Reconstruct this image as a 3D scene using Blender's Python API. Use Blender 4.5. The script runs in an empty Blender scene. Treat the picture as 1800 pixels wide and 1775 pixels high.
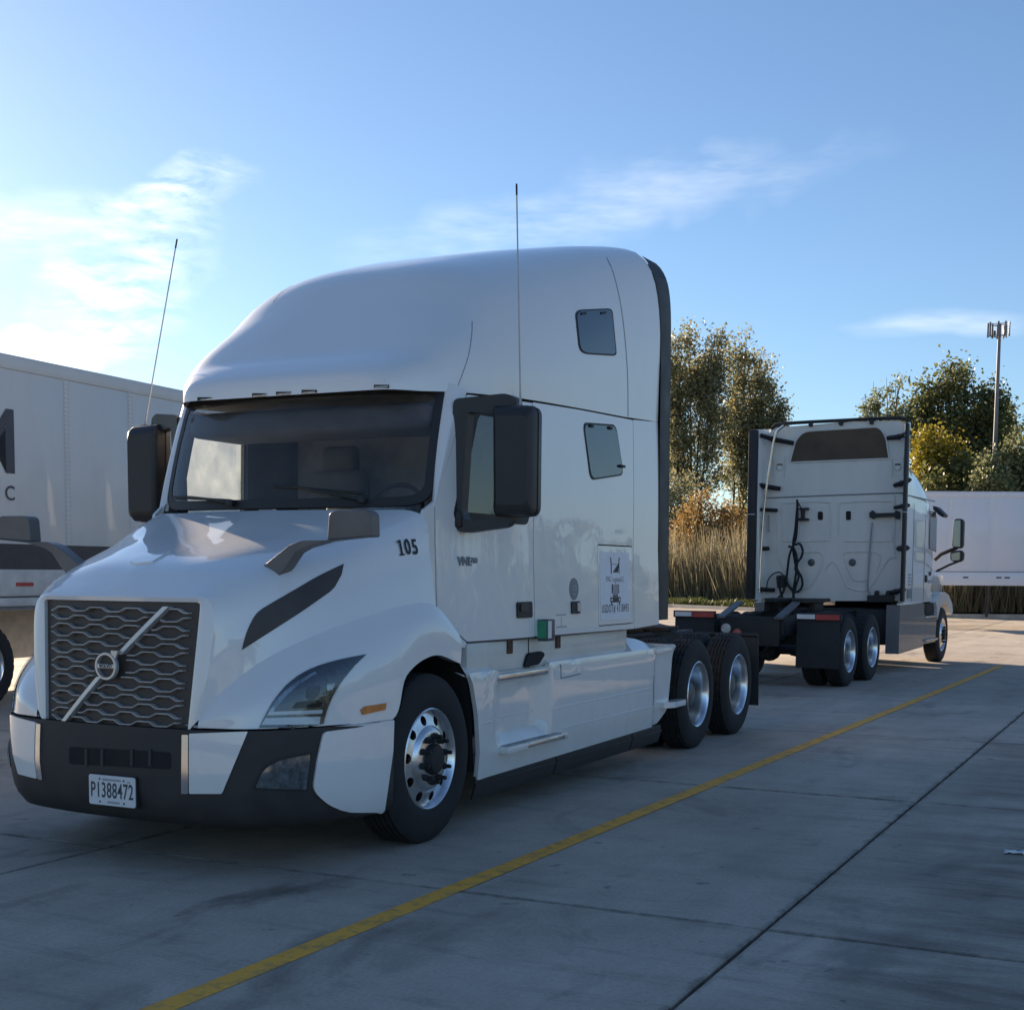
import bpy, bmesh, math, random
import numpy as np
from mathutils import Vector, Matrix
from mathutils.bvhtree import BVHTree

random.seed(7); RNG = np.random.default_rng(7)
SC = bpy.context.scene
COL = SC.collection
PI = math.pi

# ------------------------------------------------------------------ camera
CAM = Vector((5.216, -5.611, 1.63))
FPX, PPX, PPY = 2380.0, 900.0, 1200.0          # focal length and principal point of the 1800 x 1775 photograph
FWD = Vector((-0.44264548, 0.89294853, -0.08190173)).normalized()
RIGHT = Vector((0.89570733, 0.44459832, 0.00638105))
RIGHT = (RIGHT - FWD * RIGHT.dot(FWD)).normalized()
UP = RIGHT.cross(FWD)
cam_data = bpy.data.cameras.new('camera')
cam = bpy.data.objects.new('camera', cam_data); COL.objects.link(cam)
m = Matrix((RIGHT, UP, -FWD)).transposed().to_4x4(); m.translation = CAM
cam.matrix_world = m
cam_data.sensor_fit = 'HORIZONTAL'; cam_data.sensor_width = 36.0
cam_data.lens = 36.0 * FPX / 1800.0
cam_data.shift_y = (PPY - 887.5) / 1800.0
cam_data.shift_x = 0.0
cam_data.clip_start = 0.05; cam_data.clip_end = 6000.0
SC.camera = cam

# ------------------------------------------------------------------ sky, sun, exposure
SUN_AZ, SUN_EL = math.radians(-60.0), math.radians(16.0)     # azimuth from +Y towards +X
SUN_DIR = Vector((math.sin(SUN_AZ) * math.cos(SUN_EL), math.cos(SUN_AZ) * math.cos(SUN_EL), math.sin(SUN_EL)))
world = bpy.data.worlds.new('World'); SC.world = world; world.use_nodes = True
nt = world.node_tree; nt.nodes.clear()
def N(tree, typ, **kw):
    n = tree.nodes.new(typ)
    for k, v in kw.items(): setattr(n, k, v)
    return n
w_out = N(nt, 'ShaderNodeOutputWorld'); w_bg = N(nt, 'ShaderNodeBackground')
sky = N(nt, 'ShaderNodeTexSky'); sky.sky_type = 'NISHITA'; sky.sun_disc = False
sky.sun_elevation = SUN_EL; sky.sun_rotation = SUN_AZ
sky.air_density = 1.0; sky.dust_density = 0.25; sky.ozone_density = 4.5; sky.altitude = 200.0
w_bg.inputs['Strength'].default_value = 0.065
# thin cirrus: wisps placed by compass direction and height above the horizon
w_tc = N(nt, 'ShaderNodeTexCoord'); w_sep = N(nt, 'ShaderNodeSeparateXYZ'); nt.links.new(w_tc.outputs['Generated'], w_sep.inputs[0])
def wm(op, a, b=None, c=None):
    n = N(nt, 'ShaderNodeMath', operation=op)
    for i, v in enumerate((a, b, c)):
        if v is None: continue
        if isinstance(v, (int, float)): n.inputs[i].default_value = v
        else: nt.links.new(v, n.inputs[i])
    return n.outputs[0]
az = wm('MULTIPLY', wm('ARCTAN2', w_sep.outputs[0], w_sep.outputs[1]), 180 / PI)
el = wm('MULTIPLY', wm('ARCSINE', w_sep.outputs[2]), 180 / PI)
w_comb = N(nt, 'ShaderNodeCombineXYZ'); nt.links.new(az, w_comb.inputs[0]); nt.links.new(el, w_comb.inputs[1])
def wnoise(scale, detail, rot, stretch, dist=0.0, off=0.0):
    mp = N(nt, 'ShaderNodeMapping'); nt.links.new(w_comb.outputs[0], mp.inputs[0])
    mp.inputs['Rotation'].default_value = (0, 0, math.radians(rot)); mp.inputs['Scale'].default_value = (1, stretch, 1)
    mp.inputs['Location'].default_value = (off, off, off)
    n = N(nt, 'ShaderNodeTexNoise'); nt.links.new(mp.outputs[0], n.inputs['Vector'])
    n.inputs['Scale'].default_value = scale; n.inputs['Detail'].default_value = detail; n.inputs['Distortion'].default_value = dist
    n.inputs['Roughness'].default_value = 0.62
    return n.outputs['Fac']
w_wn = N(nt, 'ShaderNodeTexNoise'); nt.links.new(w_comb.outputs[0], w_wn.inputs['Vector']); w_wn.inputs['Scale'].default_value = 0.33; w_wn.inputs['Detail'].default_value = 2.0
w_ws = N(nt, 'ShaderNodeSeparateXYZ'); nt.links.new(w_wn.outputs['Color'], w_ws.inputs[0])
azw = wm('MULTIPLY_ADD', w_ws.outputs[0], 5.0, wm('ADD', az, -2.5)); elw = wm('MULTIPLY_ADD', w_ws.outputs[1], 3.4, wm('ADD', el, -1.7))
def blob(a0, e0, ra, re, slope=0.0):
    da = wm('ADD', azw, -a0)
    de = wm('ADD', wm('ADD', elw, -e0), wm('MULTIPLY', da, -slope))
    r = wm('ADD', wm('POWER', wm('ABSOLUTE', wm('DIVIDE', da, ra)), 2.0), wm('POWER', wm('ABSOLUTE', wm('DIVIDE', de, re)), 2.0))
    return wm('POWER', wm('MAXIMUM', wm('SUBTRACT', 1.0, r), 0.0), 1.3)
fine = wnoise(0.40, 6.0, -24, 3.2, 0.5, 0.0)
streak = wnoise(0.26, 3.0, -8, 4.5, 0.0, 2.0)
def sat(v): return wm('MINIMUM', wm('MAXIMUM', v, 0.0), 1.0)
f1 = sat(wm('MULTIPLY', wm('SUBTRACT', fine, 0.37), 2.6))
f2 = sat(wm('MULTIPLY', wm('SUBTRACT', streak, 0.30), 2.6))
c1 = wm('MULTIPLY', wm('ADD', wm('ADD', wm('MULTIPLY', blob(-42.6, 10.4, 3.6, 2.0, 0.12), 0.85), wm('MULTIPLY', blob(-41.6, 12.9, 4.4, 2.4, 0.0), 0.62)), wm('MULTIPLY', blob(-39.9, 14.6, 3.2, 1.2, 0.30), 0.75)), f1)
c1 = wm('ADD', c1, wm('MULTIPLY', blob(-44.8, 8.4, 4.6, 1.0, 0.06), wm('MULTIPLY', f2, 1.2)))
c1b = wm('MULTIPLY', blob(-47.0, 12.6, 5.5, 2.2, 0.0), wm('MULTIPLY', f2, 0.7))
c2 = wm('MULTIPLY', blob(-23.0, 14.6, 12.5, 1.7, 0.16), wm('MULTIPLY', f2, 0.42))
azk, elk = azw, elw
azw, elw = wm('MULTIPLY_ADD', w_ws.outputs[0], 1.2, wm('ADD', az, -0.6)), wm('MULTIPLY_ADD', w_ws.outputs[1], 0.8, wm('ADD', el, -0.4))
c3 = wm('MULTIPLY', blob(-9.0, 9.8, 4.2, 0.62, 0.0), wm('MULTIPLY', f2, 0.5))
cloud = sat(wm('MULTIPLY', wm('ADD', wm('ADD', c1, wm('MULTIPLY', c1b, 0.6)), wm('ADD', c2, c3)), 0.78))
w_mix = N(nt, 'ShaderNodeMix', data_type='RGBA'); nt.links.new(cloud, w_mix.inputs['Factor'])
w_tint = N(nt, 'ShaderNodeMix', data_type='RGBA', blend_type='MULTIPLY'); w_tint.inputs['Factor'].default_value = 1.0
nt.links.new(sky.outputs[0], w_tint.inputs[6]); w_tint.inputs[7].default_value = (1.0, 1.0, 1.0, 1)
w_ds = N(nt, 'ShaderNodeHueSaturation'); w_ds.inputs['Saturation'].default_value = 0.94; nt.links.new(w_tint.outputs[2], w_ds.inputs['Color'])
nt.links.new(w_ds.outputs[0], w_mix.inputs[6])
# cloud brightness follows the sky behind it, whitened
w_hsv = N(nt, 'ShaderNodeHueSaturation'); w_hsv.inputs['Saturation'].default_value = 0.18; w_hsv.inputs['Value'].default_value = 1.5
nt.links.new(w_tint.outputs[2], w_hsv.inputs['Color']); nt.links.new(w_hsv.outputs[0], w_mix.inputs[7])
nt.links.new(w_mix.outputs[2], w_bg.inputs['Color']); nt.links.new(w_bg.outputs[0], w_out.inputs[0])

sun_data = bpy.data.lights.new('sun', 'SUN'); sun = bpy.data.objects.new('sun', sun_data); COL.objects.link(sun)
sun_data.energy = 5.0; sun_data.angle = math.radians(0.53); sun_data.color = (1.0, 0.79, 0.57)
sun.rotation_euler = SUN_DIR.to_track_quat('Z', 'Y').to_euler(); sun.location = SUN_DIR * 60
SC.view_settings.view_transform = 'Standard'; SC.view_settings.look = 'None'
SC.view_settings.gamma = 1.0; SC.view_settings.use_curve_mapping = False
SC.view_settings.exposure = 1.3
SC.cycles.max_bounces = 7; SC.cycles.diffuse_bounces = 3; SC.cycles.glossy_bounces = 3; SC.cycles.transmission_bounces = 4; SC.cycles.transparent_max_bounces = 10

# ------------------------------------------------------------------ materials
MATS = {}
def new_mat(name):
    mt = bpy.data.materials.new(name); mt.use_nodes = True
    MATS[name] = mt
    return mt, mt.node_tree, mt.node_tree.nodes['Principled BSDF']
def col4(c): return (c[0], c[1], c[2], 1.0)
def simple(name, color, rough=0.5, metal=0.0, coat=0.0, ior=1.5, var=0.0, scale=6.0, bump=0.0, bscale=60.0, emit=None, estr=1.0, coat_r=0.04):
    mt, t, b = new_mat(name)
    b.inputs['Base Color'].default_value = col4(color); b.inputs['Roughness'].default_value = rough
    b.inputs['Metallic'].default_value = metal; b.inputs['IOR'].default_value = ior
    b.inputs['Coat Weight'].default_value = coat; b.inputs['Coat Roughness'].default_value = coat_r
    tc = N(t, 'ShaderNodeTexCoord')
    if var > 0:
        nz = N(t, 'ShaderNodeTexNoise'); nz.inputs['Scale'].default_value = scale; nz.inputs['Detail'].default_value = 6
        t.links.new(tc.outputs['Object'], nz.inputs['Vector'])
        rp = N(t, 'ShaderNodeMapRange'); rp.inputs[1].default_value = 0.3; rp.inputs[2].default_value = 0.7
        rp.inputs[3].default_value = 1.0 - var; rp.inputs[4].default_value = 1.0 + var
        t.links.new(nz.outputs['Fac'], rp.inputs[0])
        mx = N(t, 'ShaderNodeVectorMath', operation='SCALE'); mx.inputs[0].default_value = color
        t.links.new(rp.outputs[0], mx.inputs['Scale']); t.links.new(mx.outputs[0], b.inputs['Base Color'])
        r2 = N(t, 'ShaderNodeMapRange'); r2.inputs[3].default_value = max(0.02, rough * 0.75); r2.inputs[4].default_value = min(1, rough * 1.3)
        t.links.new(nz.outputs['Fac'], r2.inputs[0]); t.links.new(r2.outputs[0], b.inputs['Roughness'])
    if bump > 0:
        n2 = N(t, 'ShaderNodeTexNoise'); n2.inputs['Scale'].default_value = bscale; n2.inputs['Detail'].default_value = 4
        t.links.new(tc.outputs['Object'], n2.inputs['Vector'])
        bp = N(t, 'ShaderNodeBump'); bp.inputs['Strength'].default_value = bump; bp.inputs['Distance'].default_value = 0.01
        t.links.new(n2.outputs['Fac'], bp.inputs['Height']); t.links.new(bp.outputs[0], b.inputs['Normal'])
    if emit:
        b.inputs['Emission Color'].default_value = col4(emit); b.inputs['Emission Strength'].default_value = estr
    return mt
def paint(name, color, dirt=0.10, grime=(0.30, 0.27, 0.23), rough=0.38, coat=0.85, zlo=None, zhi=None):
    # white automotive paint: clear coat, faint road film, a little orange peel; road dirt below zhi where given
    mt, t, b = new_mat(name)
    tc = N(t, 'ShaderNodeTexCoord'); geo = N(t, 'ShaderNodeNewGeometry')
    nz = N(t, 'ShaderNodeTexNoise'); nz.inputs['Scale'].default_value = 2.6; nz.inputs['Detail'].default_value = 8; nz.inputs['Roughness'].default_value = 0.65
    mp = N(t, 'ShaderNodeMapping'); mp.inputs['Scale'].default_value = (1, 1, 0.35)
    t.links.new(tc.outputs['Object'], mp.inputs[0]); t.links.new(mp.outputs[0], nz.inputs['Vector'])
    rp = N(t, 'ShaderNodeMapRange'); rp.inputs[1].default_value = 0.45; rp.inputs[2].default_value = 0.80; rp.inputs[3].default_value = 0.0; rp.inputs[4].default_value = dirt
    t.links.new(nz.outputs['Fac'], rp.inputs[0])
    fac = rp.outputs[0]
    if zhi is not None:
        sp = N(t, 'ShaderNodeSeparateXYZ'); t.links.new(geo.outputs['Position'], sp.inputs[0])
        zr = N(t, 'ShaderNodeMapRange'); zr.inputs[1].default_value = zlo; zr.inputs[2].default_value = zhi; zr.inputs[3].default_value = 0.30; zr.inputs[4].default_value = 0.0
        t.links.new(sp.outputs[2], zr.inputs[0])
        n3 = N(t, 'ShaderNodeTexNoise'); n3.inputs['Scale'].default_value = 9; n3.inputs['Detail'].default_value = 8
        t.links.new(tc.outputs['Object'], n3.inputs['Vector'])
        ml = N(t, 'ShaderNodeMath', operation='MULTIPLY'); t.links.new(zr.outputs[0], ml.inputs[0]); t.links.new(n3.outputs['Fac'], ml.inputs[1])
        ad = N(t, 'ShaderNodeMath', operation='ADD'); t.links.new(ml.outputs[0], ad.inputs[0]); t.links.new(fac, ad.inputs[1]); fac = ad.outputs[0]
    mx = N(t, 'ShaderNodeMix', data_type='RGBA'); mx.inputs[6].default_value = col4(color); mx.inputs[7].default_value = col4(grime)
    t.links.new(fac, mx.inputs['Factor']); t.links.new(mx.outputs[2], b.inputs['Base Color'])
    b.inputs['Roughness'].default_value = rough; b.inputs['Coat Weight'].default_value = coat; b.inputs['Coat Roughness'].default_value = 0.03; b.inputs['Coat IOR'].default_value = 1.75
    n2 = N(t, 'ShaderNodeTexNoise'); n2.inputs['Scale'].default_value = 5.0; n2.inputs['Detail'].default_value = 2
    t.links.new(tc.outputs['Object'], n2.inputs['Vector'])
    bp = N(t, 'ShaderNodeBump'); bp.inputs['Strength'].default_value = 0.06; bp.inputs['Distance'].default_value = 0.01
    t.links.new(n2.outputs['Fac'], bp.inputs['Height']); t.links.new(bp.outputs[0], b.inputs['Normal']); t.links.new(bp.outputs[0], b.inputs['Coat Normal'])
    return mt
def glass(name, tint=(0.75, 0.82, 0.82), ior=1.5, haze=0.0, dew=False):
    mt = bpy.data.materials.new(name); mt.use_nodes = True; MATS[name] = mt
    t = mt.node_tree; t.nodes.clear()
    o = N(t, 'ShaderNodeOutputMaterial'); fr = N(t, 'ShaderNodeFresnel')
    g_ = N(t, 'ShaderNodeNewGeometry'); im = N(t, 'ShaderNodeMapRange'); im.inputs[3].default_value = ior; im.inputs[4].default_value = 1 / ior
    t.links.new(g_.outputs['Backfacing'], im.inputs[0]); t.links.new(im.outputs[0], fr.inputs[0])      # thin pane: same reflection from both sides
    tr = N(t, 'ShaderNodeBsdfTransparent'); tr.inputs[0].default_value = col4(tint)
    gl = N(t, 'ShaderNodeBsdfGlossy'); gl.inputs['Roughness'].default_value = 0.015
    mx = N(t, 'ShaderNodeMixShader'); t.links.new(fr.outputs[0], mx.inputs[0]); t.links.new(tr.outputs[0], mx.inputs[1]); t.links.new(gl.outputs[0], mx.inputs[2])
    last = mx.outputs[0]
    if haze > 0:                                   # pale cloudy film mixed over the pane
        df = N(t, 'ShaderNodeBsdfTranslucent' if dew else 'ShaderNodeBsdfDiffuse'); df.inputs[0].default_value = (0.80, 0.86, 0.86, 1) if dew else (0.55, 0.55, 0.55, 1)
        tc = N(t, 'ShaderNodeTexCoord'); nz = N(t, 'ShaderNodeTexNoise'); nz.inputs['Scale'].default_value = 5; nz.inputs['Detail'].default_value = 8
        t.links.new(tc.outputs['Object'], nz.inputs['Vector'])
        rp = N(t, 'ShaderNodeMapRange'); rp.inputs[1].default_value = 0.3; rp.inputs[2].default_value = 0.75; rp.inputs[3].default_value = haze * 0.6; rp.inputs[4].default_value = haze * 1.6
        t.links.new(nz.outputs['Fac'], rp.inputs[0])
        m2 = N(t, 'ShaderNodeMixShader'); t.links.new(rp.outputs[0], m2.inputs[0]); t.links.new(last, m2.inputs[1]); t.links.new(df.outputs[0], m2.inputs[2]); last = m2.outputs[0]
    t.links.new(last, o.inputs[0])
    return mt
paint('white_paint', (0.86, 0.85, 0.83), dirt=0.05)
paint('white_paint_low', (0.85, 0.84, 0.81), dirt=0.10, zlo=0.2, zhi=1.15)
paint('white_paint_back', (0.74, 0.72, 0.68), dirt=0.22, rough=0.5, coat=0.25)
paint('sill_paint', (0.70, 0.68, 0.62), dirt=0.35, rough=0.5, coat=0.2)
paint('trailer_paint', (0.66, 0.65, 0.63), dirt=0.12, rough=0.45, coat=0.25)
paint('trailer_far', (0.78, 0.77, 0.80), dirt=0.05, rough=0.5, coat=0.2)
paint('grey_skirt', (0.17, 0.165, 0.165), dirt=0.3, rough=0.5, coat=0.3)
simple('black_plastic', (0.022, 0.022, 0.024), rough=0.55, var=0.25, bump=0.08, bscale=240)
simple('grille_plastic', (0.065, 0.055, 0.050), rough=0.5, var=0.2)
simple('bumper_plastic', (0.042, 0.038, 0.036), rough=0.62, var=0.25, bump=0.1, bscale=260)
simple('dark_gap', (0.012, 0.012, 0.013), rough=0.8, var=0.1)
simple('mirror_housing', (0.030, 0.029, 0.030), rough=0.45, var=0.2, bump=0.05, bscale=300)
simple('hood_mirror', (0.14, 0.13, 0.125), rough=0.42, var=0.15)
simple('rubber', (0.018, 0.018, 0.019), rough=0.82, var=0.4, scale=14, bump=0.15, bscale=90)
simple('mud_flap', (0.020, 0.022, 0.026), rough=0.7, var=0.3, scale=5)
simple('chrome', (0.80, 0.80, 0.80), rough=0.20, metal=1.0, var=0.12, scale=3)
simple('alloy', (0.74, 0.75, 0.77), rough=0.24, metal=1.0, var=0.25, scale=9, bump=0.03, bscale=70)
simple('grille_bar', (0.52, 0.49, 0.46), rough=0.45, metal=0.25, var=0.15)
simple('badge_metal', (0.70, 0.69, 0.68), rough=0.36, metal=0.55, var=0.1)
simple('steel_black', (0.016, 0.016, 0.017), rough=0.62, var=0.5, scale=8, bump=0.12, bscale=50)
simple('steel_grey', (0.12, 0.125, 0.13), rough=0.5, metal=0.3, var=0.4, scale=8)
simple('tread_metal', (0.45, 0.46, 0.48), rough=0.36, metal=0.9, var=0.2)
simple('interior_dark', (0.10, 0.10, 0.11), rough=0.85, var=0.2)
simple('interior_grey', (0.34, 0.34, 0.36), rough=0.85, var=0.2)
simple('dash_grey', (0.42, 0.42, 0.39), rough=0.7, var=0.35, scale=20)
simple('paper', (0.78, 0.80, 0.80), rough=0.7, var=0.08)
simple('amber', (0.55, 0.16, 0.02), rough=0.2, coat=1.0, var=0.25, scale=30)
simple('lamp_clear', (0.45, 0.43, 0.40), rough=0.2, coat=1.0, var=0.3, scale=40)
simple('lamp_red', (0.30, 0.035, 0.03), rough=0.3, coat=0.8, var=0.2)
simple('tape_red', (0.42, 0.05, 0.05), rough=0.35, var=0.2)
simple('tape_white', (0.72, 0.72, 0.72), rough=0.35, var=0.1)
simple('reflector', (0.34, 0.35, 0.36), rough=0.10, metal=0.85, var=0.5, scale=22)
simple('led_white', (0.80, 0.82, 0.84), rough=0.2, coat=0.6, var=0.05)
simple('headlight_dark', (0.035, 0.037, 0.040), rough=0.22, coat=1.0, ior=1.7, var=0.4, scale=14)
simple('tinted_glass', (0.020, 0.038, 0.065), rough=0.03, coat=0.0, ior=2.1)
simple('decal_black', (0.015, 0.02, 0.03), rough=0.5, var=0.1)
simple('decal_grey', (0.22, 0.24, 0.26), rough=0.5, var=0.15)
simple('decal_soft', (0.36, 0.37, 0.39), rough=0.5, var=0.15)
simple('sign_white', (0.82, 0.83, 0.86), rough=0.55, var=0.04)
simple('sticker_green', (0.05, 0.30, 0.16), rough=0.5, var=0.2)
simple('plate_white', (0.72, 0.74, 0.74), rough=0.35, var=0.08)
simple('plate_ink', (0.05, 0.06, 0.08), rough=0.5)
simple('rust', (0.10, 0.055, 0.035), rough=0.8, var=0.4, scale=20)
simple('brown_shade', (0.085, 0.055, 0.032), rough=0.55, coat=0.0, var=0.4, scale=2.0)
simple('mirror_glass', (0.30, 0.32, 0.32), rough=0.03, metal=1.0)
simple('chrome_pipe', (0.72, 0.70, 0.66), rough=0.18, metal=1.0, var=0.1)
simple('galvanised', (0.46, 0.46, 0.46), rough=0.5, metal=0.4, var=0.2)
simple('galvanised_dark', (0.17, 0.17, 0.18), rough=0.55, metal=0.2, var=0.2)
simple('kerb_concrete', (0.40, 0.38, 0.35), rough=0.9, var=0.2, scale=3)
simple('trailer_mark', (0.07, 0.07, 0.085), rough=0.5, var=0.1)
simple('trailer_rail', (0.55, 0.55, 0.54), rough=0.5, var=0.15)
simple('trailer_band', (0.055, 0.053, 0.056), rough=0.5, var=0.2)
glass('window_glass', (0.40, 0.50, 0.54), 2.3)
glass('windshield_glass', (0.80, 0.83, 0.84), 1.45, haze=0.045)
glass('lens_glass', (0.85, 0.87, 0.88), 1.5)
glass('dew_glass', (0.88, 0.96, 0.98), 1.3, haze=0.22, dew=True)

def concrete_mat():
    mt, t, b = new_mat('concrete')
    geo = N(t, 'ShaderNodeNewGeometry'); oi = N(t, 'ShaderNodeObjectInfo')
    def noise(scale, det, rough=0.6, dist=0.0, sx=1, sy=1):
        mp = N(t, 'ShaderNodeMapping'); mp.inputs['Scale'].default_value = (sx, sy, 1)
        t.links.new(geo.outputs['Position'], mp.inputs[0])
        n = N(t, 'ShaderNodeTexNoise'); n.inputs['Scale'].default_value = scale; n.inputs['Detail'].default_value = det
        n.inputs['Roughness'].default_value = rough; n.inputs['Distortion'].default_value = dist
        t.links.new(mp.outputs[0], n.inputs['Vector']); return n.outputs['Fac']
    def ramp(v, a, c, lo, hi):
        r = N(t, 'ShaderNodeMapRange'); r.inputs[1].default_value = a; r.inputs[2].default_value = c; r.inputs[3].default_value = lo; r.inputs[4].default_value = hi
        t.links.new(v, r.inputs[0]); return r.outputs[0]
    def mul(a, c):
        q = N(t, 'ShaderNodeMath', operation='MULTIPLY'); t.links.new(a, q.inputs[0])
        if isinstance(c, float): q.inputs[1].default_value = c
        else: t.links.new(c, q.inputs[1])
        return q.outputs[0]
    big = ramp(noise(0.45, 5), 0.3, 0.7, 0.80, 1.16)
    mid = ramp(noise(2.2, 8, 0.7), 0.3, 0.75, 0.84, 1.12)
    fin = ramp(noise(46, 6, 0.75), 0.25, 0.75, 0.78, 1.18)
    oil = ramp(noise(0.85, 7, 0.62, 0.6, 1.6, 0.8), 0.56, 0.70, 1.0, 0.50)
    spots = mul(ramp(noise(5.5, 3, 0.5), 0.69, 0.75, 1.0, 0.55), ramp(noise(17, 2, 0.5), 0.72, 0.77, 1.0, 0.62))
    wear = ramp(noise(0.9, 6, 0.6, 0.3, 3.0, 0.25), 0.35, 0.7, 1.07, 0.90)      # faint tyre tracks along the bays
    sx_ = N(t, 'ShaderNodeSeparateXYZ'); t.links.new(geo.outputs['Position'], sx_.inputs[0])
    def joint(o_, p0, per):
        a1 = N(t, 'ShaderNodeMath', operation='SUBTRACT'); t.links.new(o_, a1.inputs[0]); a1.inputs[1].default_value = p0
        a2 = N(t, 'ShaderNodeMath', operation='PINGPONG'); t.links.new(a1.outputs[0], a2.inputs[0]); a2.inputs[1].default_value = per / 2
        return a2.outputs[0]
    jn = N(t, 'ShaderNodeMath', operation='MINIMUM'); t.links.new(joint(sx_.outputs[0], 3.55, 3.95), jn.inputs[0]); t.links.new(joint(sx_.outputs[1], 0.38, 3.92), jn.inputs[1])
    jw = N(t, 'ShaderNodeMath', operation='MULTIPLY_ADD'); t.links.new(noise(4.5, 7, 0.7), jw.inputs[0]); jw.inputs[1].default_value = -0.16; t.links.new(jn.outputs[0], jw.inputs[2])
    jd = ramp(jw.outputs[0], -0.085, -0.045, 0.45, 1.0)
    slab = ramp(oi.outputs['Random'], 0.0, 1.0, 0.90, 1.08)
    lane = ramp(sx_.outputs[0], 3.4, 4.4, 0.0, 1.0)
    ls = ramp(noise(1.1, 7, 0.65, 0.4, 0.55, 2.6), 0.40, 0.66, 0.0, 0.55)
    lm = N(t, 'ShaderNodeMath', operation='MULTIPLY_ADD'); t.links.new(mul(lane, ls), lm.inputs[0]); lm.inputs[1].default_value = -1.0; lm.inputs[2].default_value = 1.0
    streaks = ramp(noise(1.5, 8, 0.7, 0.3, 0.5, 2.8), 0.54, 0.74, 1.0, 0.66)
    big = mul(big, mul(lm.outputs[0], streaks))
    f = mul(mul(mul(big, mid), mul(fin, oil)), mul(mul(spots, wear), mul(slab, jd)))
    vm = N(t, 'ShaderNodeVectorMath', operation='SCALE'); vm.inputs[0].default_value = (0.475, 0.415, 0.345)
    t.links.new(f, vm.inputs['Scale']); t.links.new(vm.outputs[0], b.inputs['Base Color'])
    b.inputs['Specular IOR Level'].default_value = 0.35
    t.links.new(ramp(oil, 0.5, 1.0, 0.55, 0.86), b.inputs['Roughness'])
    bp = N(t, 'ShaderNodeBump'); bp.inputs['Strength'].default_value = 0.25; bp.inputs['Distance'].default_value = 0.006
    t.links.new(noise(60, 5, 0.7), bp.inputs['Height']); t.links.new(bp.outputs[0], b.inputs['Normal'])
concrete_mat()
def yellow_mat():
    mt, t, b = new_mat('yellow_paint')
    geo = N(t, 'ShaderNodeNewGeometry')
    n = N(t, 'ShaderNodeTexNoise'); n.inputs['Scale'].default_value = 9; n.inputs['Detail'].default_value = 9; n.inputs['Roughness'].default_value = 0.7
    t.links.new(geo.outputs['Position'], n.inputs['Vector'])
    r = N(t, 'ShaderNodeMapRange'); r.inputs[1].default_value = 0.48; r.inputs[2].default_value = 0.70; r.inputs[3].default_value = 0.0; r.inputs[4].default_value = 0.85
    t.links.new(n.outputs['Fac'], r.inputs[0])
    mx = N(t, 'ShaderNodeMix', data_type='RGBA'); mx.inputs[6].default_value = (0.86, 0.42, 0.05, 1); mx.inputs[7].default_value = (0.20, 0.17, 0.11, 1)
    t.links.new(r.outputs[0], mx.inputs['Factor']); t.links.new(mx.outputs[2], b.inputs['Base Color']); b.inputs['Roughness'].default_value = 0.75
yellow_mat()
def leaf_mat(name, cols, transl=0.45):
    mt = bpy.data.materials.new(name); mt.use_nodes = True; MATS[name] = mt
    t = mt.node_tree; t.nodes.clear(); o = N(t, 'ShaderNodeOutputMaterial')
    geo = N(t, 'ShaderNodeNewGeometry'); rp = N(t, 'ShaderNodeValToRGB')
    els = rp.color_ramp.elements
    while len(els) < len(cols): els.new(0.5)
    for i, c in enumerate(cols): els[i].position = i / (len(cols) - 1); els[i].color = col4(c)
    t.links.new(geo.outputs['Random Per Island'], rp.inputs[0])
    d = N(t, 'ShaderNodeBsdfPrincipled'); d.inputs['Roughness'].default_value = 0.5; tr = N(t, 'ShaderNodeBsdfTranslucent'); mx = N(t, 'ShaderNodeMixShader'); mx.inputs[0].default_value = transl
    t.links.new(rp.outputs[0], d.inputs['Base Color']); t.links.new(rp.outputs[0], tr.inputs[0])
    t.links.new(d.outputs[0], mx.inputs[1]); t.links.new(tr.outputs[0], mx.inputs[2]); t.links.new(mx.outputs[0], o.inputs[0])
leaf_mat('leaf_poplar', [(0.169, 0.189, 0.098), (0.247, 0.260, 0.143), (0.312, 0.299, 0.169), (0.390, 0.325, 0.156), (0.286, 0.299, 0.195)], 0.5)
leaf_mat('leaf_dark', [(0.088, 0.108, 0.038), (0.135, 0.155, 0.051), (0.189, 0.196, 0.068), (0.135, 0.142, 0.074)], 0.5)
leaf_mat('leaf_yellow', [(0.195, 0.182, 0.026), (0.286, 0.247, 0.026), (0.364, 0.273, 0.033), (0.156, 0.169, 0.026)])
leaf_mat('leaf_pale', [(0.144, 0.168, 0.078), (0.216, 0.240, 0.108), (0.288, 0.300, 0.156), (0.132, 0.150, 0.072)], 0.5)
leaf_mat('leaf_rust', [(0.299, 0.172, 0.063), (0.391, 0.230, 0.086), (0.253, 0.196, 0.069), (0.345, 0.265, 0.115)], 0.5)
leaf_mat('reed_blade', [(0.22, 0.185, 0.12), (0.32, 0.275, 0.18), (0.17, 0.15, 0.09), (0.27, 0.24, 0.155), (0.12, 0.125, 0.065)], 0.5)
leaf_mat('grass_blade', [(0.035, 0.055, 0.015), (0.06, 0.08, 0.02), (0.09, 0.095, 0.03)])
simple('bark', (0.075, 0.062, 0.05), rough=0.9, var=0.35, scale=12)
simple('bark_pale', (0.15, 0.13, 0.11), rough=0.9, var=0.35, scale=12)
simple('turf', (0.055, 0.062, 0.024), rough=0.95, var=0.35, scale=0.8)
simple('field', (0.085, 0.080, 0.035), rough=0.95, var=0.3, scale=0.05)

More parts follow.
